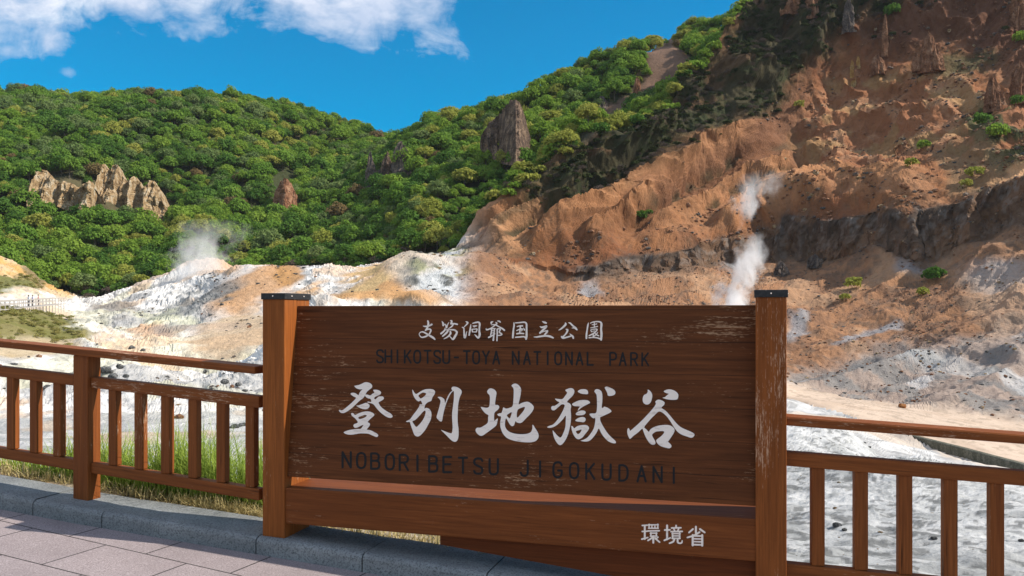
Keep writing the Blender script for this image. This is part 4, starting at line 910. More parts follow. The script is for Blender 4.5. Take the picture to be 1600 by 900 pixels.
def trunk_mesh(seed):
    r = random.Random(seed); V = []; Q = []
    def limb(p0, p1, r0, r1, n=7, seg=3):
        p0 = Vector(p0); p1 = Vector(p1); ax = (p1 - p0).normalized(); u = ax.orthogonal().normalized(); w = ax.cross(u); b = len(V)
        for k in range(seg + 1):
            t = k / seg; c = p0.lerp(p1, t) + u * (.012 * math.sin(t * 5 + seed)); rr = r0 + (r1 - r0) * t
            for j in range(n): a = 2 * math.pi * j / n; V.append(tuple(c + (u * math.cos(a) + w * math.sin(a)) * rr))
        for k in range(seg):
            for j in range(n): i0 = b + k * n + j; i1 = b + k * n + (j + 1) % n; Q.append((i0, i1, i1 + n, i0 + n))
    limb((0, 0, -.06), (.01, 0, .52), .024, .014); 
    for k in range(5):
        a = k * 2.4 + r.random(); z = .28 + .05 * k; limb((.006, 0, z), (.26 * math.cos(a), .26 * math.sin(a), z + .24), .010, .003, 5, 2)
    o = mesh_np('trunk', np.array(V), np.array(Q), M['bark']); me = o.data; bpy.data.objects.remove(o); return me
TRUNKS = [trunk_mesh(k) for k in range(3)]

# where trees stand: dart throwing over the forest zones, at 1 tree per crown width
Pf = Pd.reshape(-1, 3); fpx = PXg.ravel(); fpy = (HY - F * Pd[..., 2] / Pd[..., 1]).ravel()
area = np.zeros((NC, NR)); e1 = np.linalg.norm(np.diff(Pd, axis=0), axis=-1); e2 = np.linalg.norm(np.diff(Pd, axis=1), axis=-1)
area[:-1, :-1] = e1[:, :-1] * e2[:-1, :]
hidden = np.zeros((NC, NR), bool)                            # behind a nearer rise by more than a tree's height
topz = np.minimum.accumulate(PYg, axis=1)
hidden = (PYg - topz) > (F * 10.0 / Yg)
fdens = forest * (1 - bare) * (Yg < 480) * (PXg > -120) * (PXg < 1190) * (~hidden)
shr_ridge = np.exp(-((d_ridge + .5) / 2.6) ** 2) * sstep(690, 720, PXg) * (PXg < 1200)
prob = (area * np.clip(fdens, 0, 1)).ravel(); prob /= prob.sum()
cand = rng.choice(len(prob), 60000, p=prob)
cells = {}; TREES = []
for i in cand:
    x, y, z = Pf[i]; near_r = (PXg.ravel()[i] > 690)
    h = 3.2 + 5.6 * rng.random() ** 1.3
    if near_r and y < 245: h *= 0.72
    if y < 240 and not near_r: h *= 0.85
    w = h * .66; k = (int(x // 7), int(y // 7)); ok = True
    for a in (-1, 0, 1):
        for b in (-1, 0, 1):
            for (x2, y2, w2) in cells.get((k[0] + a, k[1] + b), ()):
                if (x - x2) ** 2 + (y - y2) ** 2 < (.36 * (w + w2)) ** 2: ok = False; break
            if not ok: break
        if not ok: break
    if not ok: continue
    cells.setdefault(k, []).append((x, y, w)); TREES.append((x, y, z, h, fpx[i], fpy[i]))
TREES = np.array(TREES)
patchn = fbm(TREES[:, 0] / 30, TREES[:, 1] / 30, 0, 2, 301)
kinds = np.empty(len(TREES), int)
for i in range(len(TREES)):
    w = SPEC_W.copy(); px, py = TREES[i, 4], TREES[i, 5]
    if patchn[i] > .54: w *= (.5, .8, 1.8, 1.6, .6, .6)
    if patchn[i] < .45: w *= (1.8, 1.2, .5, .3, 1.3, 1)
    if px > 680: w *= (.7, 1, 1.3, 1.6, .7, .6)
    if py < 200 and px < 600: w *= (1.2, 1, .6, .6, 2.0, 1.3)
    if px > 640 and TREES[i, 1] < 235: w *= (.6, .8, 1, 3, 1, 2)
    kinds[i] = rng.choice(len(SPEC), p=w / w.sum())
score = TREES[:, 3] / TREES[:, 1] * ((TREES[:, 4] > -10) & (TREES[:, 4] < 1150))
order = np.argsort(-score)
top = order[:295]; rest = order[295:]
def tree_label(px, py, kind):
    k = SPEC[kind][0]
    if px < 280 and py > 335: where = 'below the pale cliff on the left hill'
    elif px < 300 and py > 250: where = 'beside the pale cliff on the left hill'
    elif px < 300: where = 'above the pale cliff on the left hill'
    elif px < 460 and py > 400: where = 'at the valley edge behind the left steam'
    elif px < 470: where = 'in the gully side of the left hill'
    elif px < 620: where = 'at the dark notch between the two wooded hills'
    elif px < 740: where = 'on the lower slope of the middle ridge'
    elif px < 840: where = 'around the brown rock wedge on the middle ridge'
    else: where = 'high on the middle ridge behind the bare hillside'
    return f'{k} leafy tree {where}', f'{k} trees {where}'
def put_tree(x, y, z, h, kind, label, group):
    e = empty('tree', (x, y, z - .25), label, 'tree', group); e.scale = (h, h, h * random.uniform(.88, 1.1)); e.rotation_euler = (random.uniform(-.06, .06), random.uniform(-.06, .06), random.uniform(0, 6.28))
    link(bpy.data.objects.new('trunk', random.choice(TRUNKS)), e)
    link(bpy.data.objects.new('crown', random.choice(CROWNS[kind])), e)
for i in top:
    x, y, z, h, px, py = TREES[i]; put_tree(x, y, z, h, kinds[i], *tree_label(px, py, kinds[i]))
# the rest of the wood: one object, leaf clouds set on points
def scatter(name, pts_, scl, kind, meshes, label, cat):
    coll = bpy.data.collections.new(name + '_kinds')
    for k, me in enumerate(meshes):
        o = bpy.data.objects.new('%s_kind_%03d' % (name, k), me); coll.objects.link(o)
    me = bpy.data.meshes.new(name); n = len(pts_); me.vertices.add(n); me.vertices.foreach_set('co', np.asarray(pts_, np.float32).ravel())
    for nm, typ, arr, key in (('scl', 'FLOAT_VECTOR', scl, 'vector'), ('kind', 'INT', kind, 'value'), ('rot', 'FLOAT_VECTOR', np.c_[rng.uniform(-.1, .1, n), rng.uniform(-.1, .1, n), rng.uniform(0, 6.28, n)], 'vector')):
        a = me.attributes.new(nm, typ, 'POINT'); a.data.foreach_set(key, np.asarray(arr, np.int32 if typ == 'INT' else np.float32).ravel())
    o = bpy.data.objects.new(name, me); link(o); tag(o, label, cat, None, 'stuff')
    ng = bpy.data.node_groups.new(name, 'GeometryNodeTree')
    ng.interface.new_socket('Geometry', in_out='INPUT', socket_type='NodeSocketGeometry'); ng.interface.new_socket('Geometry', in_out='OUTPUT', socket_type='NodeSocketGeometry')
    gi = ng.nodes.new('NodeGroupInput'); go = ng.nodes.new('NodeGroupOutput'); ip = ng.nodes.new('GeometryNodeInstanceOnPoints'); ci = ng.nodes.new('GeometryNodeCollectionInfo')
    ci.inputs['Collection'].default_value = coll; ci.inputs['Separate Children'].default_value = True; ci.inputs['Reset Children'].default_value = True
    def na(nm, dt): nd = ng.nodes.new('GeometryNodeInputNamedAttribute'); nd.data_type = dt; nd.inputs[0].default_value = nm; return next(s_ for s_ in nd.outputs if s_.name == 'Attribute' and s_.enabled)
    L = ng.links.new
    L(gi.outputs[0], ip.inputs['Points']); L(ci.outputs[0], ip.inputs['Instance']); ip.inputs['Pick Instance'].default_value = True
    L(na('kind', 'INT'), ip.inputs['Instance Index']); L(na('scl', 'FLOAT_VECTOR'), ip.inputs['Scale'])
    e2r = ng.nodes.new('FunctionNodeEulerToRotation'); L(na('rot', 'FLOAT_VECTOR'), e2r.inputs[0]); L(e2r.outputs[0], ip.inputs['Rotation'])
    L(ip.outputs[0], go.inputs[0])
    md = o.modifiers.new('scatter', 'NODES'); md.node_group = ng
    return o
tr = TREES[rest]; hh = tr[:, 3]
scatter('woodland', np.c_[tr[:, 0], tr[:, 1], tr[:, 2] - .3], np.c_[hh, hh, hh * rng.uniform(.85, 1.1, len(hh))], kinds[rest] * 3 + rng.integers(0, 3, len(rest)),
        [m for row in CROWNS for m in row], 'dense mixed green woodland covering the far hills behind the valley', 'woodland')
print('trees', len(TREES))

# shrubs: low leafy ones along the crest of the bare hillside, leafless brown ones at its foot, odd ones on the slopes
SHRUB = {}
for nm, m, kw in (('yellow green', SPEC[3][1], {}), ('bright green', SPEC[2][1], {}), ('dark green', SPEC[0][1], {}), ('scrub', leaf_mat('shaded_scrub_leaves', (.026,.040,.013), (.060,.075,.026), .15), {}), ('rusty brown', leaf_mat('bare_twigs', (.085,.065,.055), (.15,.11,.09), .05), {'elong': .28, 'spread': 1.2})):  # the scrub's leaf colour is darkened to carry the band's shade
    SHRUB[nm] = []
    for v in range(3):
        V, Q, L = leaf_cloud(900 + v + 7 * len(nm), 12, 26, .075, .02, .60, 1.05, kw.get('spread', .6), kw.get('elong', 1.0)); SHRUB[nm].append(plant_mesh('shrub', V, Q, L, m))
def put_shrub(p, h, kind, label, group=None, wide=1.0):
    o = bpy.data.objects.new('shrub', random.choice(SHRUB[kind])); link(o); o.location = (p[0], p[1], p[2] - .12 * h); o.scale = (h * wide, h * wide, h); o.rotation_euler = (0, 0, random.uniform(0, 6.28))
    tag(o, label, 'shrub', group)
pr = (area * shr_ridge).ravel(); pr /= pr.sum()
for i in rng.choice(len(pr), 120, p=pr):
    px = fpx[i]; k = rng.choice(['yellow green', 'bright green', 'dark green'], p=[.5, .3, .2])
    where = 'low on the crest of the bare hillside' if px < 900 else ('midway up the crest of the bare hillside' if px < 1050 else 'near the top of the crest of the bare hillside')
    put_shrub(Pf[i], rng.uniform(1.6, 3.6), k, f'{k} leafy shrub {where}', f'{k} shrubs {where}', rng.uniform(.9, 1.3))
brown = (area * polym([(640,380),(700,330),(800,275),(850,262),(840,300),(740,360),(690,390),(620,400)], 6, PXg, PYg) * (Yg > 190) * (Yg < 260)).ravel(); brown /= brown.sum()
for i in rng.choice(len(brown), 90, p=brown):
    put_shrub(Pf[i], rng.uniform(1.8, 3.2), 'rusty brown', 'leafless brown shrub in the thicket left of the bare hillside foot', 'leafless shrubs left of the bare hillside', 1.2)
foot_b = (area * ((Yg > 185) & (Yg < 232) & (PXg > 120) & (PXg < 640)) * np.exp(-((Yg - fyv) / 6) ** 2) * (PXg > 130)).ravel(); foot_b /= foot_b.sum()
for i in rng.choice(len(foot_b), 70, p=foot_b):
    k = rng.choice(['dark green', 'rusty brown', 'yellow green'], p=[.5, .3, .2]); put_shrub(Pf[i], rng.uniform(1.5, 3.4), k, f'{k} low shrub at the foot of the wooded hills', f'{k} shrubs at the foot of the wooded hills', 1.3)
cl_ = (area * polym([(30,318),(140,338),(270,340),(272,360),(120,352),(30,345)], 3, PXg, PYg) * (Yg > 200) * (Yg < 400)).ravel(); cl_ /= cl_.sum()
for i in rng.choice(len(cl_), 60, p=cl_):
    k = rng.choice(['dark green', 'bright green', 'yellow green'], p=[.3, .4, .3]); put_shrub(Pf[i], rng.uniform(1.6, 3.2), k, f'{k} low bush at the foot of the pale cliff', f'{k} bushes at the foot of the pale cliff', 1.3)
ONE = [(1330,452,2.6,'yellow green','round yellowish green shrub on the stony slope right of the sign post'), (1318,470,1.5,'yellow green','small straggly shrub just below the round shrub right of the post'), (1455,440,2.9,'dark green','dark leafy shrub on the stony slope under the dark scarp'), (1438,462,1.7,'yellow green','low olive shrub beside the dark leafy shrub under the scarp'),
       (1446,236,2.6,'bright green','vivid green bush below the red crags'), (1426,262,2.2,'yellow green','yellow bush on the slope below the vivid green bush'), (1562,215,3.6,'bright green','bright bush in the dark patch right of the crags'), (1525,278,2.4,'yellow green','olive bush on the lip of the dark scarp'), (1508,292,1.8,'yellow green','small yellow bush hanging on the lip of the dark scarp'), (1247,168,2.4,'yellow green','lone yellow bush on the shaded brown slope'), (1594,68,3.6,'bright green','bright bush against the dark cliff at the top right'), (1585,165,2.4,'dark green','dark bush on the cliff ledge at the right edge'), (1540,195,3.0,'dark green','dark green bush left of the bright bush in the dark patch'),
       (1000,342,2.2,'dark green','dark bush on the smooth orange slope, larger of two'), (1012,338,1.4,'dark green','dark bush on the smooth orange slope, smaller of two'), (1395,25,4.0,'dark green','dark bush clinging under the topmost cliff'), (1300,60,4.0,'dark green','dark bush on the dim upper slope left of the pinnacle')]
for px, py, h, k, lb_ in ONE: put_shrub(surf(px, py, 40), h, k, lb_)
# low scrub, leaves darkened for shade, on the dim band and in its gullies: nobody could count it
scr = (area * (shade_band * sstep(.42, .5, nB) + .25 * topcrag * sstep(.5, .56, nB)) * (Yg < 330) * (PXg < 1650)).ravel(); scr /= scr.sum()
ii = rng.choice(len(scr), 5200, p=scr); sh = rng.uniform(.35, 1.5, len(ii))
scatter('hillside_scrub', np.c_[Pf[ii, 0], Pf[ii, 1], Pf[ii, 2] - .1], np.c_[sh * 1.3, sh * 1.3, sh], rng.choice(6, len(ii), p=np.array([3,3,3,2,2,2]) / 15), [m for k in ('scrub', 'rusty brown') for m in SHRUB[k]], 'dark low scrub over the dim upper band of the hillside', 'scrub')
ol = (area * np.clip(olive + olive2, 0, 1)).ravel(); ol /= ol.sum(); ii = rng.choice(len(ol), 3500, p=ol); sh = rng.uniform(.2, .6, len(ii))
M['olive'] = leaf_mat('olive_grass', (.19,.20,.05), (.34,.29,.10), .2)
og = []
for v in range(3):
    V, Q, L = leaf_cloud(1500 + v, 9, 18, .10, .02, .62, .9, .8, .5); og.append(plant_mesh('tuft', V, Q, L, M['olive']))
scatter('bank_grass', np.c_[Pf[ii, 0], Pf[ii, 1], Pf[ii, 2] - .05], np.c_[sh * 1.5, sh * 1.5, sh], rng.integers(0, 3, len(ii)), og, 'olive dry grass over the low bank beside the boardwalk', 'grass')

# grass just behind the railing
def blades(name, n, tpos, off, hgt, c0, c1, lean, label):
    V = []; Q = []; Lf = []
    for k in range(n):
        o, ax, ay, t = tpos(); y = off()
        b = o + ax * t + ay * y; h = hgt(t) * random.uniform(.55, 1.15); z0 = G(b.x, b.y) - .05 - max(0, y - .55) * .12
        a = random.uniform(0, 6.28); d = Vector((math.cos(a), math.sin(a), 0)); s = Vector((-d.y, d.x, 0)) * random.uniform(.0030, .0065); bend = random.uniform(.1, 1) * lean * h; i0 = len(V); lf = random.random()
        for q in range(5):
            u = q / 4; c = Vector((b.x, b.y, z0)) + d * (bend * u * u) + Z * (h * (u - .18 * u * u * (bend / h) * 2)); w = (1 - u) ** .7 if u > .3 else 1.0
            V += [tuple(c - s * w), tuple(c + s * w)]; Lf += [lf, lf]
        for q in range(4): j = i0 + 2 * q; Q.append((j, j + 1, j + 3, j + 2))
    o = mesh_np(name, np.array(V), np.array(Q), leaf_mat(name + '_blades', c0, c1, .35), None, {'leaf': np.array(Lf)}); tag(o, label, 'grass', None, 'stuff'); return o
def clump_h(t):
    return .16 + .46 * math.exp(-((t - .62) / .33) ** 2) + .36 * math.exp(-((t - 1.12) / .22) ** 2) + .30 * math.exp(-((t - .22) / .2) ** 2) + .30 * math.exp(-((t + .35) / .5) ** 2) * (t < 0)
def tl():
    while True:
        t = random.uniform(-1.4, 1.46)
        if random.random() < min(1, clump_h(t) * 1.5): return (LA, LX, LY, t)
blades('grass', 3000, tl, lambda: .42 + abs(random.gauss(0, .26)), clump_h, (.20, .33, .045), (.40, .47, .10), 1.0, 'tall green grass growing behind the left railing')
def td(): return random.choice([(LA, LX, LY, random.uniform(-1.4, 1.5)), (LA, LX, LY, random.uniform(.6, 1.5)), (S0, SX, SY, random.uniform(.1, 2.9))])
blades('dry_grass', 3200, td, lambda: .30 + abs(random.gauss(0, .14)), lambda t: .13, (.46, .36, .16), (.66, .56, .30), 1.3, 'short straw coloured grass along the back of the kerb')
blades('weeds', 160, lambda: (RA, RX, RY, random.uniform(-.1, .5)), lambda: .36 + abs(random.gauss(0, .1)), lambda t: .16, (.20, .22, .06), (.40, .34, .14), .9, 'sparse weeds under the right railing')

# ------------------------------------------------------------------ ROCKS
def rock_mat(name, c0, c1, c2, sc=0.5):
    t = NT(name); tc = t.n('ShaderNodeTexCoord'); o = tc.outputs['Object']
    a = t.noise(t.mapping(o, (1, 1, .6)), sc * 1.4, 6, 0.65); b = t.noise(o, sc * 5, 5, 0.7)
    c = t.ramp(a, [(.34, c0), (.50, c1), (.64, c2)]); c = t.mix(t.ramp(b, [(.34, (.8,.8,.8)), (.5, (0,0,0))]), c, tuple(x * .35 for x in c0))
    return t.done(t.bsdf(c, 0.95, 0.1, t.bump(t.math('ADD', a, b), 0.9, 0.4)))
M['pale_rock'] = rock_mat('pale_fluted_rock', (.17,.11,.06), (.40,.27,.14), (.52,.44,.32)); M['dark_rock'] = rock_mat('dark_volcanic_rock', (.075,.06,.055), (.135,.11,.095), (.27,.20,.15))
M['brown_rock'] = rock_mat('brown_grey_rock', (.06,.042,.033), (.125,.085,.062), (.27,.185,.125), .35)
M['red_rock'] = rock_mat('red_brown_rock', (.14,.062,.036), (.26,.125,.068), (.38,.22,.135)); M['ochre_rock'] = rock_mat('ochre_rock', (.30,.15,.05), (.47,.27,.09), (.52,.36,.18)); M['grey_rock'] = rock_mat('grey_boulder_rock', (.07,.07,.068), (.13,.13,.125), (.26,.255,.25), 2.0)
M['orange_rock'] = rock_mat('orange_boulder_rock', (.30,.10,.03), (.42,.16,.05), (.50,.24,.10), 2.0)
def crag(spires, seed, flute=.22, nth=96, nh=60, vs=2.4):
    """spires: (x, y, radius_x, radius_y, height, lean_x) in metres; fluted, faceted rock; returns V, Q"""
    V = []; Q = []
    for k, (cx, cy, rx, ry, H, lean) in enumerate(spires):
        th = np.linspace(0, 2 * math.pi, nth, endpoint=False)[None, :]; u = np.linspace(0, 1, nh)[:, None]
        prof = (1 - u ** 6) ** .55 * (.66 + .34 * (1 - u))
        c = np.cos(th) + 0 * u; s = np.sin(th) + 0 * u; uu = u + 0 * th
        fl = ridged(c * 1.7 + 9 * k, s * 1.7 + seed, uu * vs, 3, seed) - .5; ff = fbm(c * 2.6 + 5 * k, s * 2.6, uu * H * .30, 5, seed + 5, .6) - .5; tp = fbm(c * 2.2 + 3 * k, s * 2.2 + seed, 0, 3, seed + 9) - .5
        rr = prof * (1 + flute * 2.2 * fl + 1.2 * flute * 2 * ff)
        X = cx + rx * rr * c + lean * H * uu; Y = cy + ry * rr * s; Zz = H * uu * (1 + .22 * ff + .55 * tp * uu) - .12 * H * (1 - uu)
        i0 = len(V) and sum(len(v) for v in V); V.append(np.stack([X, Y, Zz], -1).reshape(-1, 3))
        idx = np.arange(nth * nh).reshape(nh, nth) + i0
        Q.append(np.stack([idx[:-1], np.roll(idx[:-1], -1, 1), np.roll(idx[1:], -1, 1), idx[1:]], -1).reshape(-1, 4))
    return np.concatenate(V), np.concatenate(Q)
def put_crag(name, p, spires, seed, mat, label, cat='rock', group=None, flute=.22, ang=0.0, vs=2.4):
    V, Q = crag(spires, seed, flute, vs=vs)
    ca, sa = math.cos(ang), math.sin(ang); V = np.c_[V[:, 0] * ca - V[:, 1] * sa, V[:, 0] * sa + V[:, 1] * ca, V[:, 2]]
    o = mesh_np(name, V, Q, mat, None); o.location = p; tag(o, label, cat, group); return o
def pixrock(px, py_base, w, h, mat, label, seed, ymin=0, ymax=1e9, extra=(), name='rock_outcrop', lean=0.0, flute=.24, depth=.8, sink=.0):
    p = surf(px, py_base, ymin, ymax); k = p.y / F; rx = w * k / 2; H = h * k
    sp = [(0, 0, rx, rx * depth, H, lean)] + [(a * k, -b * k, c * k / 2, c * k / 2 * depth, d * k, e) for a, b, c, d, e in extra]
    return put_crag(name, (p.x, p.y + rx * .3, p.z - sink), sp, seed, mat, label, flute=flute)
def curtain(name, top, bot, off, mat, label, cat, bulge, flute, lam, seed, lean=.28, back=7.0, nx=220, nh=90):
    '''a rock face between two traced edges: stands at distance Y(px), bulges towards the viewer, is fluted and cracked, and runs back into the hill'''
    top = np.array(top, float); bot = np.array(bot, float); x0 = max(top[0, 0], bot[0, 0]); x1 = min(top[-1, 0], bot[-1, 0])
    px = np.linspace(x0, x1, nx); pt = np.interp(px, top[:, 0], top[:, 1]); pb = np.interp(px, bot[:, 0], bot[:, 1]) + 6
    Ys_ = np.array([surf(float(q), float(w_), 200, 400).y for q, w_ in zip(px, pb)]); ker = np.ones(31) / 31; Y = np.convolve(np.pad(Ys_, 15, 'edge'), ker, 'valid') - off; Y = np.minimum(Y, np.median(Y) + 4); k0 = Y / F
    pt = pt + (fbm(px * .35, 0 * px + seed, 0, 3, seed) - .5) * 9
    u = np.linspace(0, 1, nh)[:, None]; xx = (px - CX)[None] * k0 + 0 * u; zt = (HY - pt) * k0; zb = (HY - pb) * k0; zz = zb[None] + (zt - zb)[None] * u; Y = Y[None]
    bl = np.interp(px, [q[0] for q in bulge], [q[1] for q in bulge])[None]
    fl = ridged(xx / lam + .25 * (fbm(xx / 4, zz / 4, 0, 3, seed + 4) - .5), zz / (lam * 8.0), 0, 3, seed + 1); rough = fbm(xx / 1.8, zz / 2.4, 0, 5, seed + 2, .6)
    blk = fbm(xx / (lam * 1.6), zz / (lam * 1.3), 0, 2, seed + 3); blk = np.floor(blk * 9) / 9
    d = lean * (zz - zb[None]) - bl * (1 - .55 * u) - flute * (fl - .4) * 2.2 - flute * (rough - .5) * 1.6 - flute * 2.0 * (blk - .5)
    e = np.minimum(1, np.minimum(np.arange(nx), nx - 1 - np.arange(nx)) / 5.0)[None]
    d = d + (1 - np.sqrt(e)) * 3.0
    V = np.stack([xx + 0 * d, Y + d, zz], -1)
    lid = V[-1:].repeat(4, 0).copy()
    for j in range(4): lid[j, :, 1] += back * (j + 1) / 4; lid[j, :, 2] -= (j + 1) ** 1.5 * .5 + 1.2 * (fbm(px * .2, 0 * px + j, 0, 2, seed + 8) - .3)
    V = np.concatenate([V, lid]); n_ = V.shape[0]; idx = np.arange(n_ * nx).reshape(n_, nx)
    Q = np.stack([idx[:-1, :-1], idx[:-1, 1:], idx[1:, 1:], idx[1:, :-1]], -1).reshape(-1, 4)
    o = mesh_np(name, V.reshape(-1, 3), Q, mat); tag(o, label, cat); return o
tz = lambda ox, oy, sc, pts__: [(ox + x / sc, oy + y / sc) for x, y in pts__]
curtain('rock_cliff', tz(20, 240, 6.15, [(130,230),(142,170),(200,158),(262,150),(290,225),(332,180),(380,232),(430,272),(472,262),(520,270),(560,300),(620,322),(660,310),(700,258),(742,270),(770,330),(800,205),(870,100),(900,178),(935,98),(985,80),(1012,165),(1040,240),(1092,250),(1160,208),(1200,272),(1238,330),(1300,248),(1340,262),(1382,335),(1430,440),(1472,570)]),
        tz(20, 240, 6.15, [(130,430),(180,482),(260,482),(380,462),(470,470),(560,525),(660,562),(730,592),(830,604),(852,470),(1000,450),(1092,575),(1200,575),(1260,595),(1400,612),(1472,612)]), 2.0, M['pale_rock'], 'pale blocky rock cliff with fluted columns in the left wood', 'cliff',
        [(40,0),(52,3),(64,1),(76,3.5),(90,1),(102,3),(120,1),(134,4),(142,1.5),(150,4.5),(166,2),(176,4),(196,1),(206,3.5),(216,.5),(226,4.5),(244,3.5),(259,0)], 1.75, 2.6, 21)
p = surf(795, 250, 200, 330)
curtain('rock_outcrop', tz(530, 0, 2.963, [(650,660),(660,620),(678,585),(740,518),(790,452),(812,440),(838,468),(862,525),(876,590),(890,655)]), tz(530, 0, 2.963, [(650,668),(690,705),(730,740),(800,765),(850,760),(890,700)]), 3.0, M['brown_rock'], 'large angular brown rock wedge on the middle ridge', 'rock',
        [(750,0),(766,1.0),(776,3.2),(783,1.8),(796,4.2),(806,8.0),(812,7.0),(822,2.0),(831,0)], 1.0, 4.2, 31, .30)
p = surf(443, 322, 200, 400)
curtain('rock_outcrop', [(424,318),(429,296),(436,282),(443,277),(452,283),(460,300),(464,322)], [(424,324),(445,332),(464,328)], 3.0, M['red_rock'], 'lone reddish rock face among trees left of the notch', 'rock', [(424,0),(438,2.0),(446,4.0),(456,1.5),(464,0)], .9, 3.2, 33, .3)
pixrock(580, 296, 20, 52, M['dark_rock'], 'thin dark rock spire nearest the notch between hills', 35, 200)
pixrock(606, 280, 22, 40, M['brown_rock'], 'narrow rock tooth right of the thin dark spire', 37, 200)
pixrock(627, 276, 34, 50, M['dark_rock'], 'squat dark rock right of the narrow tooth', 39, 200)
pixrock(992, 148, 12, 26, M['red_rock'], 'small rock finger in the bare gully of the ridge', 43, 225)
pixrock(935, 172, 20, 22, M['dark_rock'], 'dark rock tooth on the ridge above the crest shrubs', 45, 225)
pixrock(1383, 82, 10, 54, M['red_rock'], 'tall thin rock needle on the dim upper slope', 51, 90, 1e9, name='rock_pinnacle', flute=.2)
pixrock(1456, 106, 32, 52, M['red_rock'], 'broad pointed rock above the lit crags', 53, 90, 1e9, ((-20, 0, 14, 26, 0), (8, 4, 26, 34, 0)), name='rock_pinnacle')
pixrock(1331, 132, 9, 36, M['ochre_rock'], 'slender ochre rock pillar left of the lit crags', 55, 90, 1e9, ((5, 2, 9, 16, 0),), name='rock_pinnacle')
pixrock(1341, 106, 7, 16, M['ochre_rock'], 'stubby ochre rock knob above the slender pillar', 57, 90, 1e9, name='rock_pinnacle')
pixrock(1372, 112, 24, 26, M['red_rock'], 'rounded red crag right of the ochre pillar', 59, 90)
pixrock(1552, 172, 26, 44, M['red_rock'], 'pyramid shaped red rock in the shade right of the crags', 69, 80, 1e9, ((8, 2, 20, 24, 0),), flute=.3)
pixrock(1594, 156, 30, 56, M['red_rock'], 'big shaded rock column at the right edge', 71, 75, 1e9, flute=.3)
pixrock(1232, 18, 30, 60, M['red_rock'], 'pale topped rock at the summit, leftmost of three', 73, 180, 1e9, flute=.3)
pixrock(1262, 24, 22, 44, M['red_rock'], 'rock at the summit, middle one of three', 75, 180, 1e9, flute=.3)
pixrock(1326, 46, 20, 44, M['dark_rock'], 'grey rock fin at the summit, rightmost of three', 77, 150, 1e9, flute=.3)
pixrock(1590, 40, 22, 60, M['red_rock'], 'pale rock pinnacle at the top right corner', 79, 100, 1e9, flute=.3)
pixrock(1273, 412, 22, 18, M['dark_rock'], 'crumbling dark rock fallen under the scarp', 81, 60, 172, ((10, 2, 12, 12, 0),), flute=.36)
pixrock(1220, 428, 22, 20, M['dark_rock'], 'squat dark rock under the scarp near the steam', 83, 60, 186, flute=.36)
# boulders
def boulder(px, py, w, mat, label, group=None, ymin=0, ymax=1e9, seed=1, sq=.7):
    p = surf(px, py, ymin, ymax); r_ = w * p.y / F / 2; bm = bmesh.new(); bmesh.ops.create_icosphere(bm, subdivisions=3, radius=1.0)
    c = np.array([v.co[:] for v in bm.verts]); d = .72 + .75 * (fbm(c[:, 0] * 1.3 + seed, c[:, 1] * 1.3, c[:, 2] * 1.3 + 3 * seed, 4, seed) - .2)
    for v, dv in zip(bm.verts, d): v.co = Vector((v.co.x * dv * r_, v.co.y * dv * r_, v.co.z * dv * r_ * sq))
    me = bpy.data.meshes.new('boulder'); bm.to_mesh(me); bm.free(); me.materials.append(mat); o = bpy.data.objects.new('boulder', me); link(o); o.location = (p.x, p.y, p.z + r_ * .25); o.rotation_euler = (0, 0, seed)
    tag(o, label, 'boulder', group)
boulder(1408, 636, 13, M['orange_rock'], 'round orange boulder alone on the tan mud flat', None, 50, 125, 3, .8)
for k, (px, py, w) in enumerate(((352,662,10),(366,668,14),(378,664,12),(388,672,9),(346,672,8),(398,660,9))): boulder(px, py, w, M['grey_rock'], 'dark grey boulder in the cluster seen between the left balusters', 'boulders between the left balusters', 20, 90, 10 + k)
for k, (px, py, w) in enumerate(((164,580,20),(176,588,15),(186,576,11),(196,590,9))): boulder(px, py, w, M['grey_rock'], 'dark boulder on the white ground just above the left railing', 'boulders above the left railing', 70, 130, 30 + k)
for k, (px, py, w) in enumerate(((352,596,14),(372,600,10),(300,560,9),(222,548,8),(204,543,10),(320,580,8))): boulder(px, py, w, M['grey_rock'], 'small dark boulder on the white ground left of the sign', 'small boulders left of the sign', 70, 150, 50 + k)
for k, (px, py, w) in enumerate(((1306,822,15),(1318,828,9),(1458,842,10),(1594,845,10),(1358,686,6),(1350,690,5))): boulder(px, py, w, M['grey_rock'], 'small grey stone on the white bank behind the right railing', 'stones on the white bank', 5, 30, 70 + k, .55)

rk = []
for v in range(4):
    bm = bmesh.new(); bmesh.ops.create_icosphere(bm, subdivisions=1, radius=.5); c = np.array([q.co[:] for q in bm.verts]); d = .6 + .9 * noise(c[:, 0] * 2 + v * 3, c[:, 1] * 2, c[:, 2] * 2, 700 + v)
    for q, dv in zip(bm.verts, d): q.co *= float(dv)
    me = bpy.data.meshes.new('rubble_stone'); bm.to_mesh(me); bm.free(); me.materials.append((M['grey_rock'], M['dark_rock'], M['red_rock'], M['pale_rock'])[v]); rk.append(me)
def rubble(name, w, n, lo, hi, pk, label):
    w = (area * np.clip(w, 0, 1)).ravel(); w /= w.sum(); ii = rng.choice(len(w), n, p=w); sh = lo + (hi - lo) * rng.random(n) ** 3
    scatter(name, np.c_[Pf[ii, 0], Pf[ii, 1], Pf[ii, 2]], np.c_[sh, sh * rng.uniform(.7, 1.3, n), sh * rng.uniform(.5, .9, n)], rng.choice(4, n, p=pk), rk, label, 'rubble')
inv = (PXg > -80) * (PXg < 1660)
rubble('valley_rubble', valley * inv * (Yg < 185) * sstep(.52, .60, nA), 1600, .10, .8, [.55, .2, .05, .2], 'loose grey rubble strewn over the white valley floor')
rubble('slope_rubble', lowR * (1 - flat) * inv * sstep(.40, .55, nB), 9000, .08, .6, [.15, .25, .5, .1], 'loose brown rubble on the debris slope under the dark scarp')
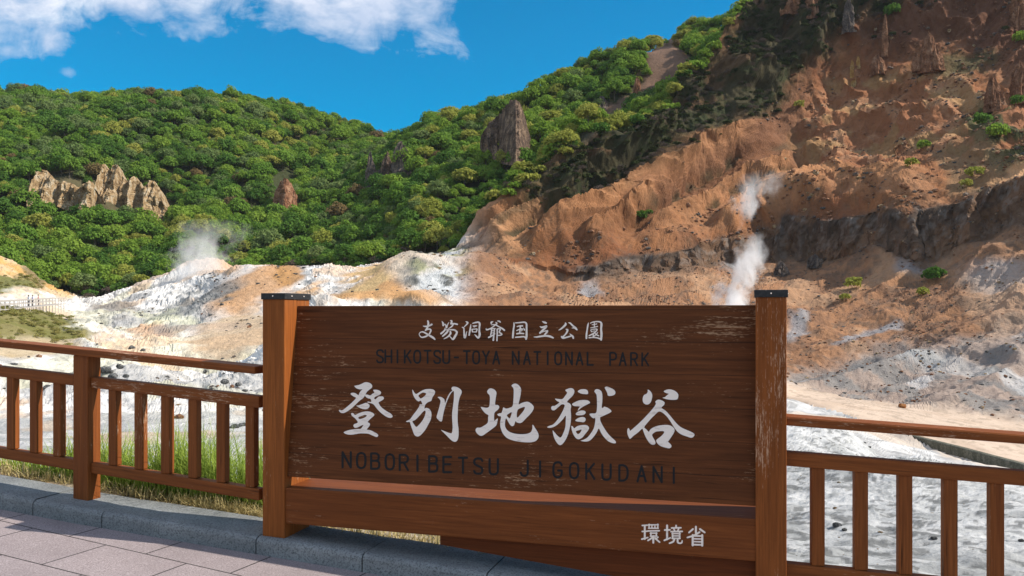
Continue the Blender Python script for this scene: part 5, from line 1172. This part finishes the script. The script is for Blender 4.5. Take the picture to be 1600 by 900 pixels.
rubble('hillside_rubble', onR * (d_sc > 1) * (1 - shade_band) * (1 - smoothz) * inv * (Yg < 330) * sstep(.48, .6, nB), 5000, .15, 1.3, [.05, .25, .6, .1], 'scattered brown stones on the orange hillside')
rubble('bank_rubble', near * inv * (PXg > -40) * sstep(.48, .58, nF) * (Yg > np.repeat(y0[:, None], NR, 1) + .5), 2600, .012, .07, [.35, .05, .0, .6], 'small grey stones over the white bank behind the railings')
# ------------------------------------------------------------------ DITCH WALL, BOARDWALK, VISITORS
def wall_mat():
    t = NT('mossy_concrete'); tc = t.n('ShaderNodeTexCoord'); n = t.noise(t.mapping(tc.outputs['Object'], (1, 1, .4)), 2.4, 6, .7); b = t.noise(tc.outputs['Object'], 9, 5, .7)
    c = t.mix(t.ramp(b, [(.4, (.7,.7,.7)), (.55, (0,0,0))]), t.ramp(n, [(.35, (.075,.075,.055)), (.6, (.17,.16,.125))]), (.05,.052,.035)); return t.done(t.bsdf(c, .9, .1, t.bump(b, .6, .05)))
pts_ = [Vector(((px - CX) / F * Y, Y, (HY - py) / F * Y)) for px, py, Y in ((1230,638,80),(1300,655,74),(1400,678,67),(1500,703,61),(1600,730,56),(1760,778,48))]
V = []; Q = []
for i, p in enumerate(pts_):
    d = (pts_[min(i + 1, len(pts_) - 1)] - pts_[max(i - 1, 0)]); d.z = 0; d.normalize(); nn = Vector((-d.y, d.x, 0)); nn = nn if nn.y > 0 else -nn
    for off, z in ((0.12, -2.2), (0, .10), (.06, .16), (.5, .16), (.52, -2.2)): q = p + nn * off; V.append((q.x, q.y, p.z + z))
for i in range(len(pts_) - 1):
    for j in range(5): a = i * 5 + j; b = i * 5 + (j + 1) % 5; Q.append((a, a + 5, b + 5, b))
e = len(V) - 5
o = mesh_np('retaining_wall', np.array(V), np.array(Q), wall_mat()); tag(o, 'dark mossy ditch wall along the edge of the tan mud flat', 'wall')
def plain(name, c, rough=.8):
    t = NT(name); tc = t.n('ShaderNodeTexCoord'); n = t.noise(tc.outputs['Object'], 5, 4); return t.done(t.bsdf(t.mix(n, tuple(x * .75 for x in c), tuple(min(1, x * 1.2) for x in c)), rough, .2))
M['grey_wood'] = plain('weathered_grey_wood', (.46, .42, .38))
b0 = Vector(((-60 - CX) / F * 96, 96, -.25)); b1 = Vector(((94 - CX) / F * 152, 152, 1.25)); bd = (b1 - b0); bl = bd.length; bd.normalize(); bs = Vector((bd.y, -bd.x, 0)).normalized()
bw = empty('boardwalk', b0, 'weathered grey wooden boardwalk with double handrails across the left bank', 'boardwalk')
def bar(w, p, l, a, b): return w.box(p, bd, bs, Z, l, a, b, grain=0, bev=.01)
bar(WB(), b0 - bs * .95 - Z * .12, bl, 1.9, .12).build('deck', M['grey_wood'], bw)
for sd in (-.95, .87):
    bar(WB(), b0 + bs * sd + Z * .98, bl, .10, .14).build('top_rail', M['grey_wood'], bw); bar(WB(), b0 + bs * (sd + .01) + Z * .50, bl, .08, .13).build('middle_rail', M['grey_wood'], bw)
    for k in range(int(bl / 2.6) + 1):
        WB().box(b0 + bd * (k * 2.6) + bs * (sd + .0) - Z * 1.6, bd, bs, Z, .09, .09, 2.7, grain=2, bev=.01).build('handrail_post', M['grey_wood'], bw)
def person(px, label, top, legs, hair=(.02, .016, .014), turn=0.0):
    kk = (px - CX) / F; t_ = (kk * b0.y - b0.x) / (bd.x - kk * bd.y); p = b0 + bd * t_
    vs = [(0,0,.93),(0,.0,1.15),(0,.01,1.38),(0,.0,1.50),(0,-.01,1.62), (.10,0,.88),(.11,-.02,.48),(.11,.02,.07),(.12,-.10,.03), (-.10,0,.88),(-.11,.03,.48),(-.11,.05,.07),(-.12,-.07,.03), (.19,.01,1.38),(.24,.03,1.12),(.24,-.08,.90),(.24,-.13,.82), (-.19,.01,1.38),(-.24,.03,1.12),(-.23,-.08,.90),(-.23,-.13,.82)]
    ed = [(0,1),(1,2),(2,3),(3,4),(0,5),(5,6),(6,7),(7,8),(0,9),(9,10),(10,11),(11,12),(2,13),(13,14),(14,15),(15,16),(2,17),(17,18),(18,19),(19,20)]
    rad = [.145,.135,.145,.06,.105,.095,.065,.048,.05,.095,.065,.048,.05,.065,.05,.04,.042,.065,.05,.04,.042]
    me = bpy.data.meshes.new('person'); me.from_pydata([Vector(v) for v in vs], ed, []); o = bpy.data.objects.new('person', me); link(o)
    sk = o.modifiers.new('skin', 'SKIN'); o.modifiers.new('smooth', 'SUBSURF').levels = 1; o.modifiers['smooth'].render_levels = 1
    for v, r_ in zip(me.skin_vertices[0].data, rad): v.radius = (r_, r_)
    me.skin_vertices[0].data[0].use_root = True
    t = NT('visitor_skin_and_clothes'); tc = t.n('ShaderNodeTexCoord'); s_ = t.n('ShaderNodeSeparateXYZ'); t.l(tc.outputs['Object'], s_.inputs[0])
    f = t.math('DIVIDE', s_.outputs[2], 1.8)
    cr = t.ramp(f, [(0.0, (.03,.03,.03)), (.05, legs), (.50, top), (.815, (.45,.27,.19))]); cr.node.color_ramp.interpolation = 'CONSTANT'
    me.materials.append(t.done(t.bsdf(cr, .8, .2)))
    o.location = p; o.rotation_euler = (0, 0, turn); tag(o, label, 'person')
    bm = bmesh.new(); bmesh.ops.create_uvsphere(bm, u_segments=16, v_segments=10, radius=.118)
    bmesh.ops.delete(bm, geom=[v for v in bm.verts if v.co.z < -.03 and v.co.y < .02], context='VERTS')
    hm = bpy.data.meshes.new('hair'); bm.to_mesh(hm); bm.free(); t = NT('dark_hair'); hm.materials.append(t.done(t.bsdf(hair, .6, .3))); h = bpy.data.objects.new('hair', hm); link(h, o); h.location = (0, .012, 1.645)
person(45, 'person in a white top and dark trousers walking on the boardwalk', (.85, .84, .86), (.10, .10, .12), turn=2.6)
person(51, 'person in a pale lilac top beside the one in white on the boardwalk', (.55, .50, .62), (.05, .05, .06), turn=2.4)
person(60, 'person in a pink top farthest along the boardwalk', (.60, .32, .30), (.10, .05, .06), turn=2.2)

# ------------------------------------------------------------------ STEAM
def steam(px, py, Y, H, r0, r1, r2, l1, l2, dens, nscale, thr, label, seed, aniso=0.0):
    p = Vector(((px - CX) / F * Y, Y, (HY - py) / F * Y)); V = []; Q = []; nz, nt = 14, 20
    def rad(u): return r0 * (1 - u) ** 2 + 2 * r1 * u * (1 - u) + r2 * u * u
    for i in range(nz + 1):
        u = i / nz; z = H * u; cxx = l1 * z + l2 * z * z; e = math.sqrt(max(1e-3, 1 - abs(2 * u - 1) ** 6))
        for j in range(nt): a = 2 * math.pi * j / nt; rr = rad(u) * e; V.append((cxx + rr * math.cos(a), rr * math.sin(a), z))
    for i in range(nz):
        for j in range(nt): Q.append((i * nt + j, i * nt + (j + 1) % nt, (i + 1) * nt + (j + 1) % nt, (i + 1) * nt + j))
    bot = len(V); V.append((0, 0, 0)); V.append((l1 * H + l2 * H * H, 0, H)); T = []
    for j in range(nt): T.append((bot, (j + 1) % nt, j, j)); T.append((bot + 1, nz * nt + j, nz * nt + (j + 1) % nt, nz * nt + (j + 1) % nt))
    me = bpy.data.meshes.new('steam_plume'); me.from_pydata(V, [], Q + [(a, b, c) for a, b, c, _ in T]); me.update(); o = bpy.data.objects.new('steam_plume', me); link(o); o.location = p
    t = NT('white_steam'); tc = t.n('ShaderNodeTexCoord'); s_ = t.n('ShaderNodeSeparateXYZ'); ob = tc.outputs['Object']; t.l(ob, s_.inputs[0]); x, y, z = s_.outputs
    u = t.math('DIVIDE', z, H); ax = t.math('ADD', t.math('MULTIPLY', z, l1), t.math('MULTIPLY', t.math('MULTIPLY', z, z), l2))
    iu = t.math('SUBTRACT', 1.0, u)
    r_ = t.math('ADD', t.math('ADD', t.math('MULTIPLY', t.math('MULTIPLY', iu, iu), r0), t.math('MULTIPLY', t.math('MULTIPLY', u, iu), 2 * r1)), t.math('MULTIPLY', t.math('MULTIPLY', u, u), r2))
    dx = t.math('SUBTRACT', x, ax); d = t.math('DIVIDE', t.math('SQRT', t.math('ADD', t.math('MULTIPLY', dx, dx), t.math('MULTIPLY', y, y))), r_)
    n = t.noise(t.mapping(ob, (1, 1, .8), (seed, seed * .7, 0)), nscale, 6, .62, .6); nb = t.noise(t.mapping(ob, (1, 1, .7), (seed * 2, 0, 0)), nscale * .4, 3, .5)
    v = t.math('ADD', t.math('MULTIPLY', t.math('SUBTRACT', 0.62, d), 2.0), t.math('MULTIPLY', t.math('SUBTRACT', n, .5), 4.6)); v = t.math('ADD', v, t.math('MULTIPLY', t.math('SUBTRACT', nb, .5), 2.4))
    v = t.math('SUBTRACT', v, thr); v = t.math('MULTIPLY', v, 1.6, clamp=True)
    rim = t.math('MULTIPLY', t.math('SUBTRACT', 1.0, d), 4.0, clamp=True); topf = t.math('MULTIPLY', iu, 1.6, clamp=True); botf = t.math('MULTIPLY', u, 12.0, clamp=True)
    v = t.math('MULTIPLY', t.math('MULTIPLY', v, rim), t.math('MULTIPLY', topf, botf)); v = t.math('MULTIPLY', v, dens)
    pv = t.n('ShaderNodeVolumePrincipled'); pv.inputs['Color'].default_value = (1, 1, 1, 1); t.l(v, pv.inputs['Density']); pv.inputs['Anisotropy'].default_value = aniso
    t.l(pv.outputs[0], t.out.inputs['Volume']); me.materials.append(t.m); tag(o, label, 'steam', None, 'thing')
steam(1132, 500, 118, 12.5, 3.0, 6.6, 4.4, .20, .016, .85, .45, .40, 'dense white steam column rising just behind the sign board', 3.0)
steam(1156, 362, 170, 12.5, 2.0, 5.6, 8.0, .30, .012, .30, .34, .30, 'thin grey steam wisp on the orange slope under the crags', 8.0)
steam(300, 450, 192, 16.0, 7.0, 11.0, 11.0, .22, .008, .16, .20, .12, 'soft grey steam cloud drifting in front of the left wood', 5.0)

# ------------------------------------------------------------------ HAZE: thin air between the eye and the far hills
if HAZE > 0:
    V = [(x, y, z) for z in (-41, 190) for x, y in ((-700, -60), (700, -60), (700, 600), (-700, 600))]
    o = mesh_np('haze', V, [(0,3,2,1), (4,5,6,7), (0,1,5,4), (1,2,6,5), (2,3,7,6), (3,0,4,7)], [], None)
    t = NT('thin_haze'); pv = t.n('ShaderNodeVolumePrincipled'); pv.inputs['Color'].default_value = (.86, .92, 1.0, 1); pv.inputs['Density'].default_value = HAZE; pv.inputs['Anisotropy'].default_value = .2
    t.l(pv.outputs[0], t.out.inputs['Volume']); o.data.materials.append(t.m); tag(o, 'thin clear haze filling the valley air', 'haze', None, 'stuff')
# ------------------------------------------------------------------ SKY, SUN, CAMERA
SUN = Vector((1.55, -0.17, 1.36)).normalized()
wd = bpy.data.worlds.new('World'); SC.world = wd; wd.use_nodes = True
t = NT('scratch'); bpy.data.materials.remove(t.m)
class WT(NT):
    def __init__(s, tree): s.t = tree; s.t.nodes.clear()
t = WT(wd.node_tree)
sky = t.n('ShaderNodeTexSky'); sky.sky_type = 'NISHITA'; sky.sun_disc = False
sky.sun_elevation = math.asin(SUN.z); sky.sun_rotation = math.atan2(SUN.x, SUN.y)
sky.altitude = 300; sky.air_density = 1.0; sky.dust_density = 0.3; sky.ozone_density = 3.0
tc = t.n('ShaderNodeTexCoord'); sp = t.n('ShaderNodeSeparateXYZ'); t.l(tc.outputs['Generated'], sp.inputs[0])
X_, Y_, Z_ = sp.outputs
ysafe = t.math('MAXIMUM', Y_, 0.05)
a = t.math('DIVIDE', X_, ysafe); b = t.math('DIVIDE', Z_, ysafe)
cv = t.n('ShaderNodeCombineXYZ'); t.l(a, cv.inputs[0]); t.l(b, cv.inputs[1])
n1 = t.noise(t.mapping(cv.outputs[0], (5.5, 8.0, 1), (2.3, 0.35, 0.2)), 1.0, 8, 0.60, 0.5)
n2 = t.noise(t.mapping(cv.outputs[0], (16, 22, 1), (4.3, 1.1, 0.7)), 1.0, 7, 0.62, 0.4)
# cloud bank high on the left: its ragged lower edge, and its right-hand end
edge = t.math('ADD', t.math('MULTIPLY', t.math('SUBTRACT', b, 0.350), 16.0), t.math('MULTIPLY', t.math('SUBTRACT', n1, 0.5), 3.4))
edge = t.math('ADD', edge, t.math('MULTIPLY', t.math('SUBTRACT', n2, 0.5), 2.4))
right = t.math('MULTIPLY', t.math('SUBTRACT', -0.075, a), 18.0)
right = t.math('ADD', right, t.math('MULTIPLY', t.math('SUBTRACT', n2, 0.5), 3.0))
den = t.math('MINIMUM', edge, right)
den = t.math('MULTIPLY', t.math('ADD', den, 0.35), 0.9, clamp=True)
# two small puffs under it
def puff(ca, cb, ra, rb):
    da = t.math('DIVIDE', t.math('SUBTRACT', a, ca), ra); db = t.math('DIVIDE', t.math('SUBTRACT', b, cb), rb)
    r2 = t.math('SQRT', t.math('ADD', t.math('MULTIPLY', da, da), t.math('MULTIPLY', db, db)))
    v = t.math('ADD', t.math('SUBTRACT', 1.0, r2), t.math('MULTIPLY', t.math('SUBTRACT', n2, 0.5), 3.2))
    return t.math('MULTIPLY', v, 0.55, clamp=True)
for q in ((-0.600, 0.311, .020, .010), (-0.580, 0.3205, .013, .006), (-0.528, 0.284, .012, .009)):
    den = t.math('MAXIMUM', den, t.math('MULTIPLY', puff(*q), 0.75))
den = t.math('MULTIPLY', den, t.math('GREATER_THAN', Y_, 0.06))
den = t.math('MULTIPLY', den, t.math('GREATER_THAN', Z_, 0.0))
# unseen bright cloud added behind and above the viewer as neutral fill
nb_ = t.noise(t.mapping(tc.outputs['Generated'], (2.2, 2.2, 3.4), (0.4, 1.9, 0.3)), 1.0, 6, 0.58, 0.3)
back = t.math('MULTIPLY', t.math('SUBTRACT', 0.25, Y_), 2.5, clamp=True)
upz = t.math('MULTIPLY', Z_, 6.0, clamp=True)
fill_cloud = t.math('MULTIPLY', t.math('MULTIPLY', t.math('MULTIPLY', t.math('SUBTRACT', nb_, 0.40), 7.0, clamp=True), back), upz)
den = t.math('MAXIMUM', den, fill_cloud)
n3 = t.noise(t.mapping(cv.outputs[0], (7, 15, 1), (1.0, 2.2, 0.9)), 1.0, 6, 0.6, 0.3)
ccol = t.ramp(n3, [(0.32, (3.4, 4.1, 5.4)), (0.5, (4.8, 5.2, 6.1)), (0.66, (6.6, 6.8, 7.2))])
hs = t.n('ShaderNodeHueSaturation'); hs.inputs['Hue'].default_value = SKY_HUE; hs.inputs['Saturation'].default_value = SKY_SAT; hs.inputs['Value'].default_value = SKY_VAL
t.l(sky.outputs[0], hs.inputs['Color'])
mixc = t.mix(den, hs.outputs[0], ccol)
bg = t.n('ShaderNodeBackground'); t.l(mixc, bg.inputs[0]); bg.inputs[1].default_value = SKY_STR
wo = t.n('ShaderNodeOutputWorld'); t.l(bg.outputs[0], wo.inputs[0])
sl_ = bpy.data.lights.new('sun', 'SUN'); sl_.energy = SUN_STR; sl_.angle = R(0.53); sl_.color = (1.0, 0.93, 0.82)
so = bpy.data.objects.new('sun', sl_); link(so); so.rotation_euler = SUN.to_track_quat('Z', 'Y').to_euler(); so.location = (40, -10, 60)
cam = bpy.data.cameras.new('camera'); co = bpy.data.objects.new('camera', cam); link(co)
co.location = (0, 0, 0); co.rotation_euler = (R(90), 0, 0)
cam.sensor_width = 36; cam.lens = 36 * F / 1600; cam.shift_y = (HY - 450) / 1600
cam.clip_start = 0.05; cam.clip_end = 20000
SC.camera = co
SC.view_settings.view_transform = 'Standard'; SC.view_settings.look = 'None'; SC.view_settings.exposure = EXPOSURE; SC.view_settings.gamma = 1.0
SC.view_settings.use_curve_mapping = False
SC.cycles.use_denoising = True
SC.cycles.max_bounces = 8; SC.cycles.diffuse_bounces = 3; SC.cycles.transparent_max_bounces = 8; SC.cycles.volume_bounces = 5
SC.cycles.volume_step_rate = 1.0; SC.cycles.volume_max_steps = 256
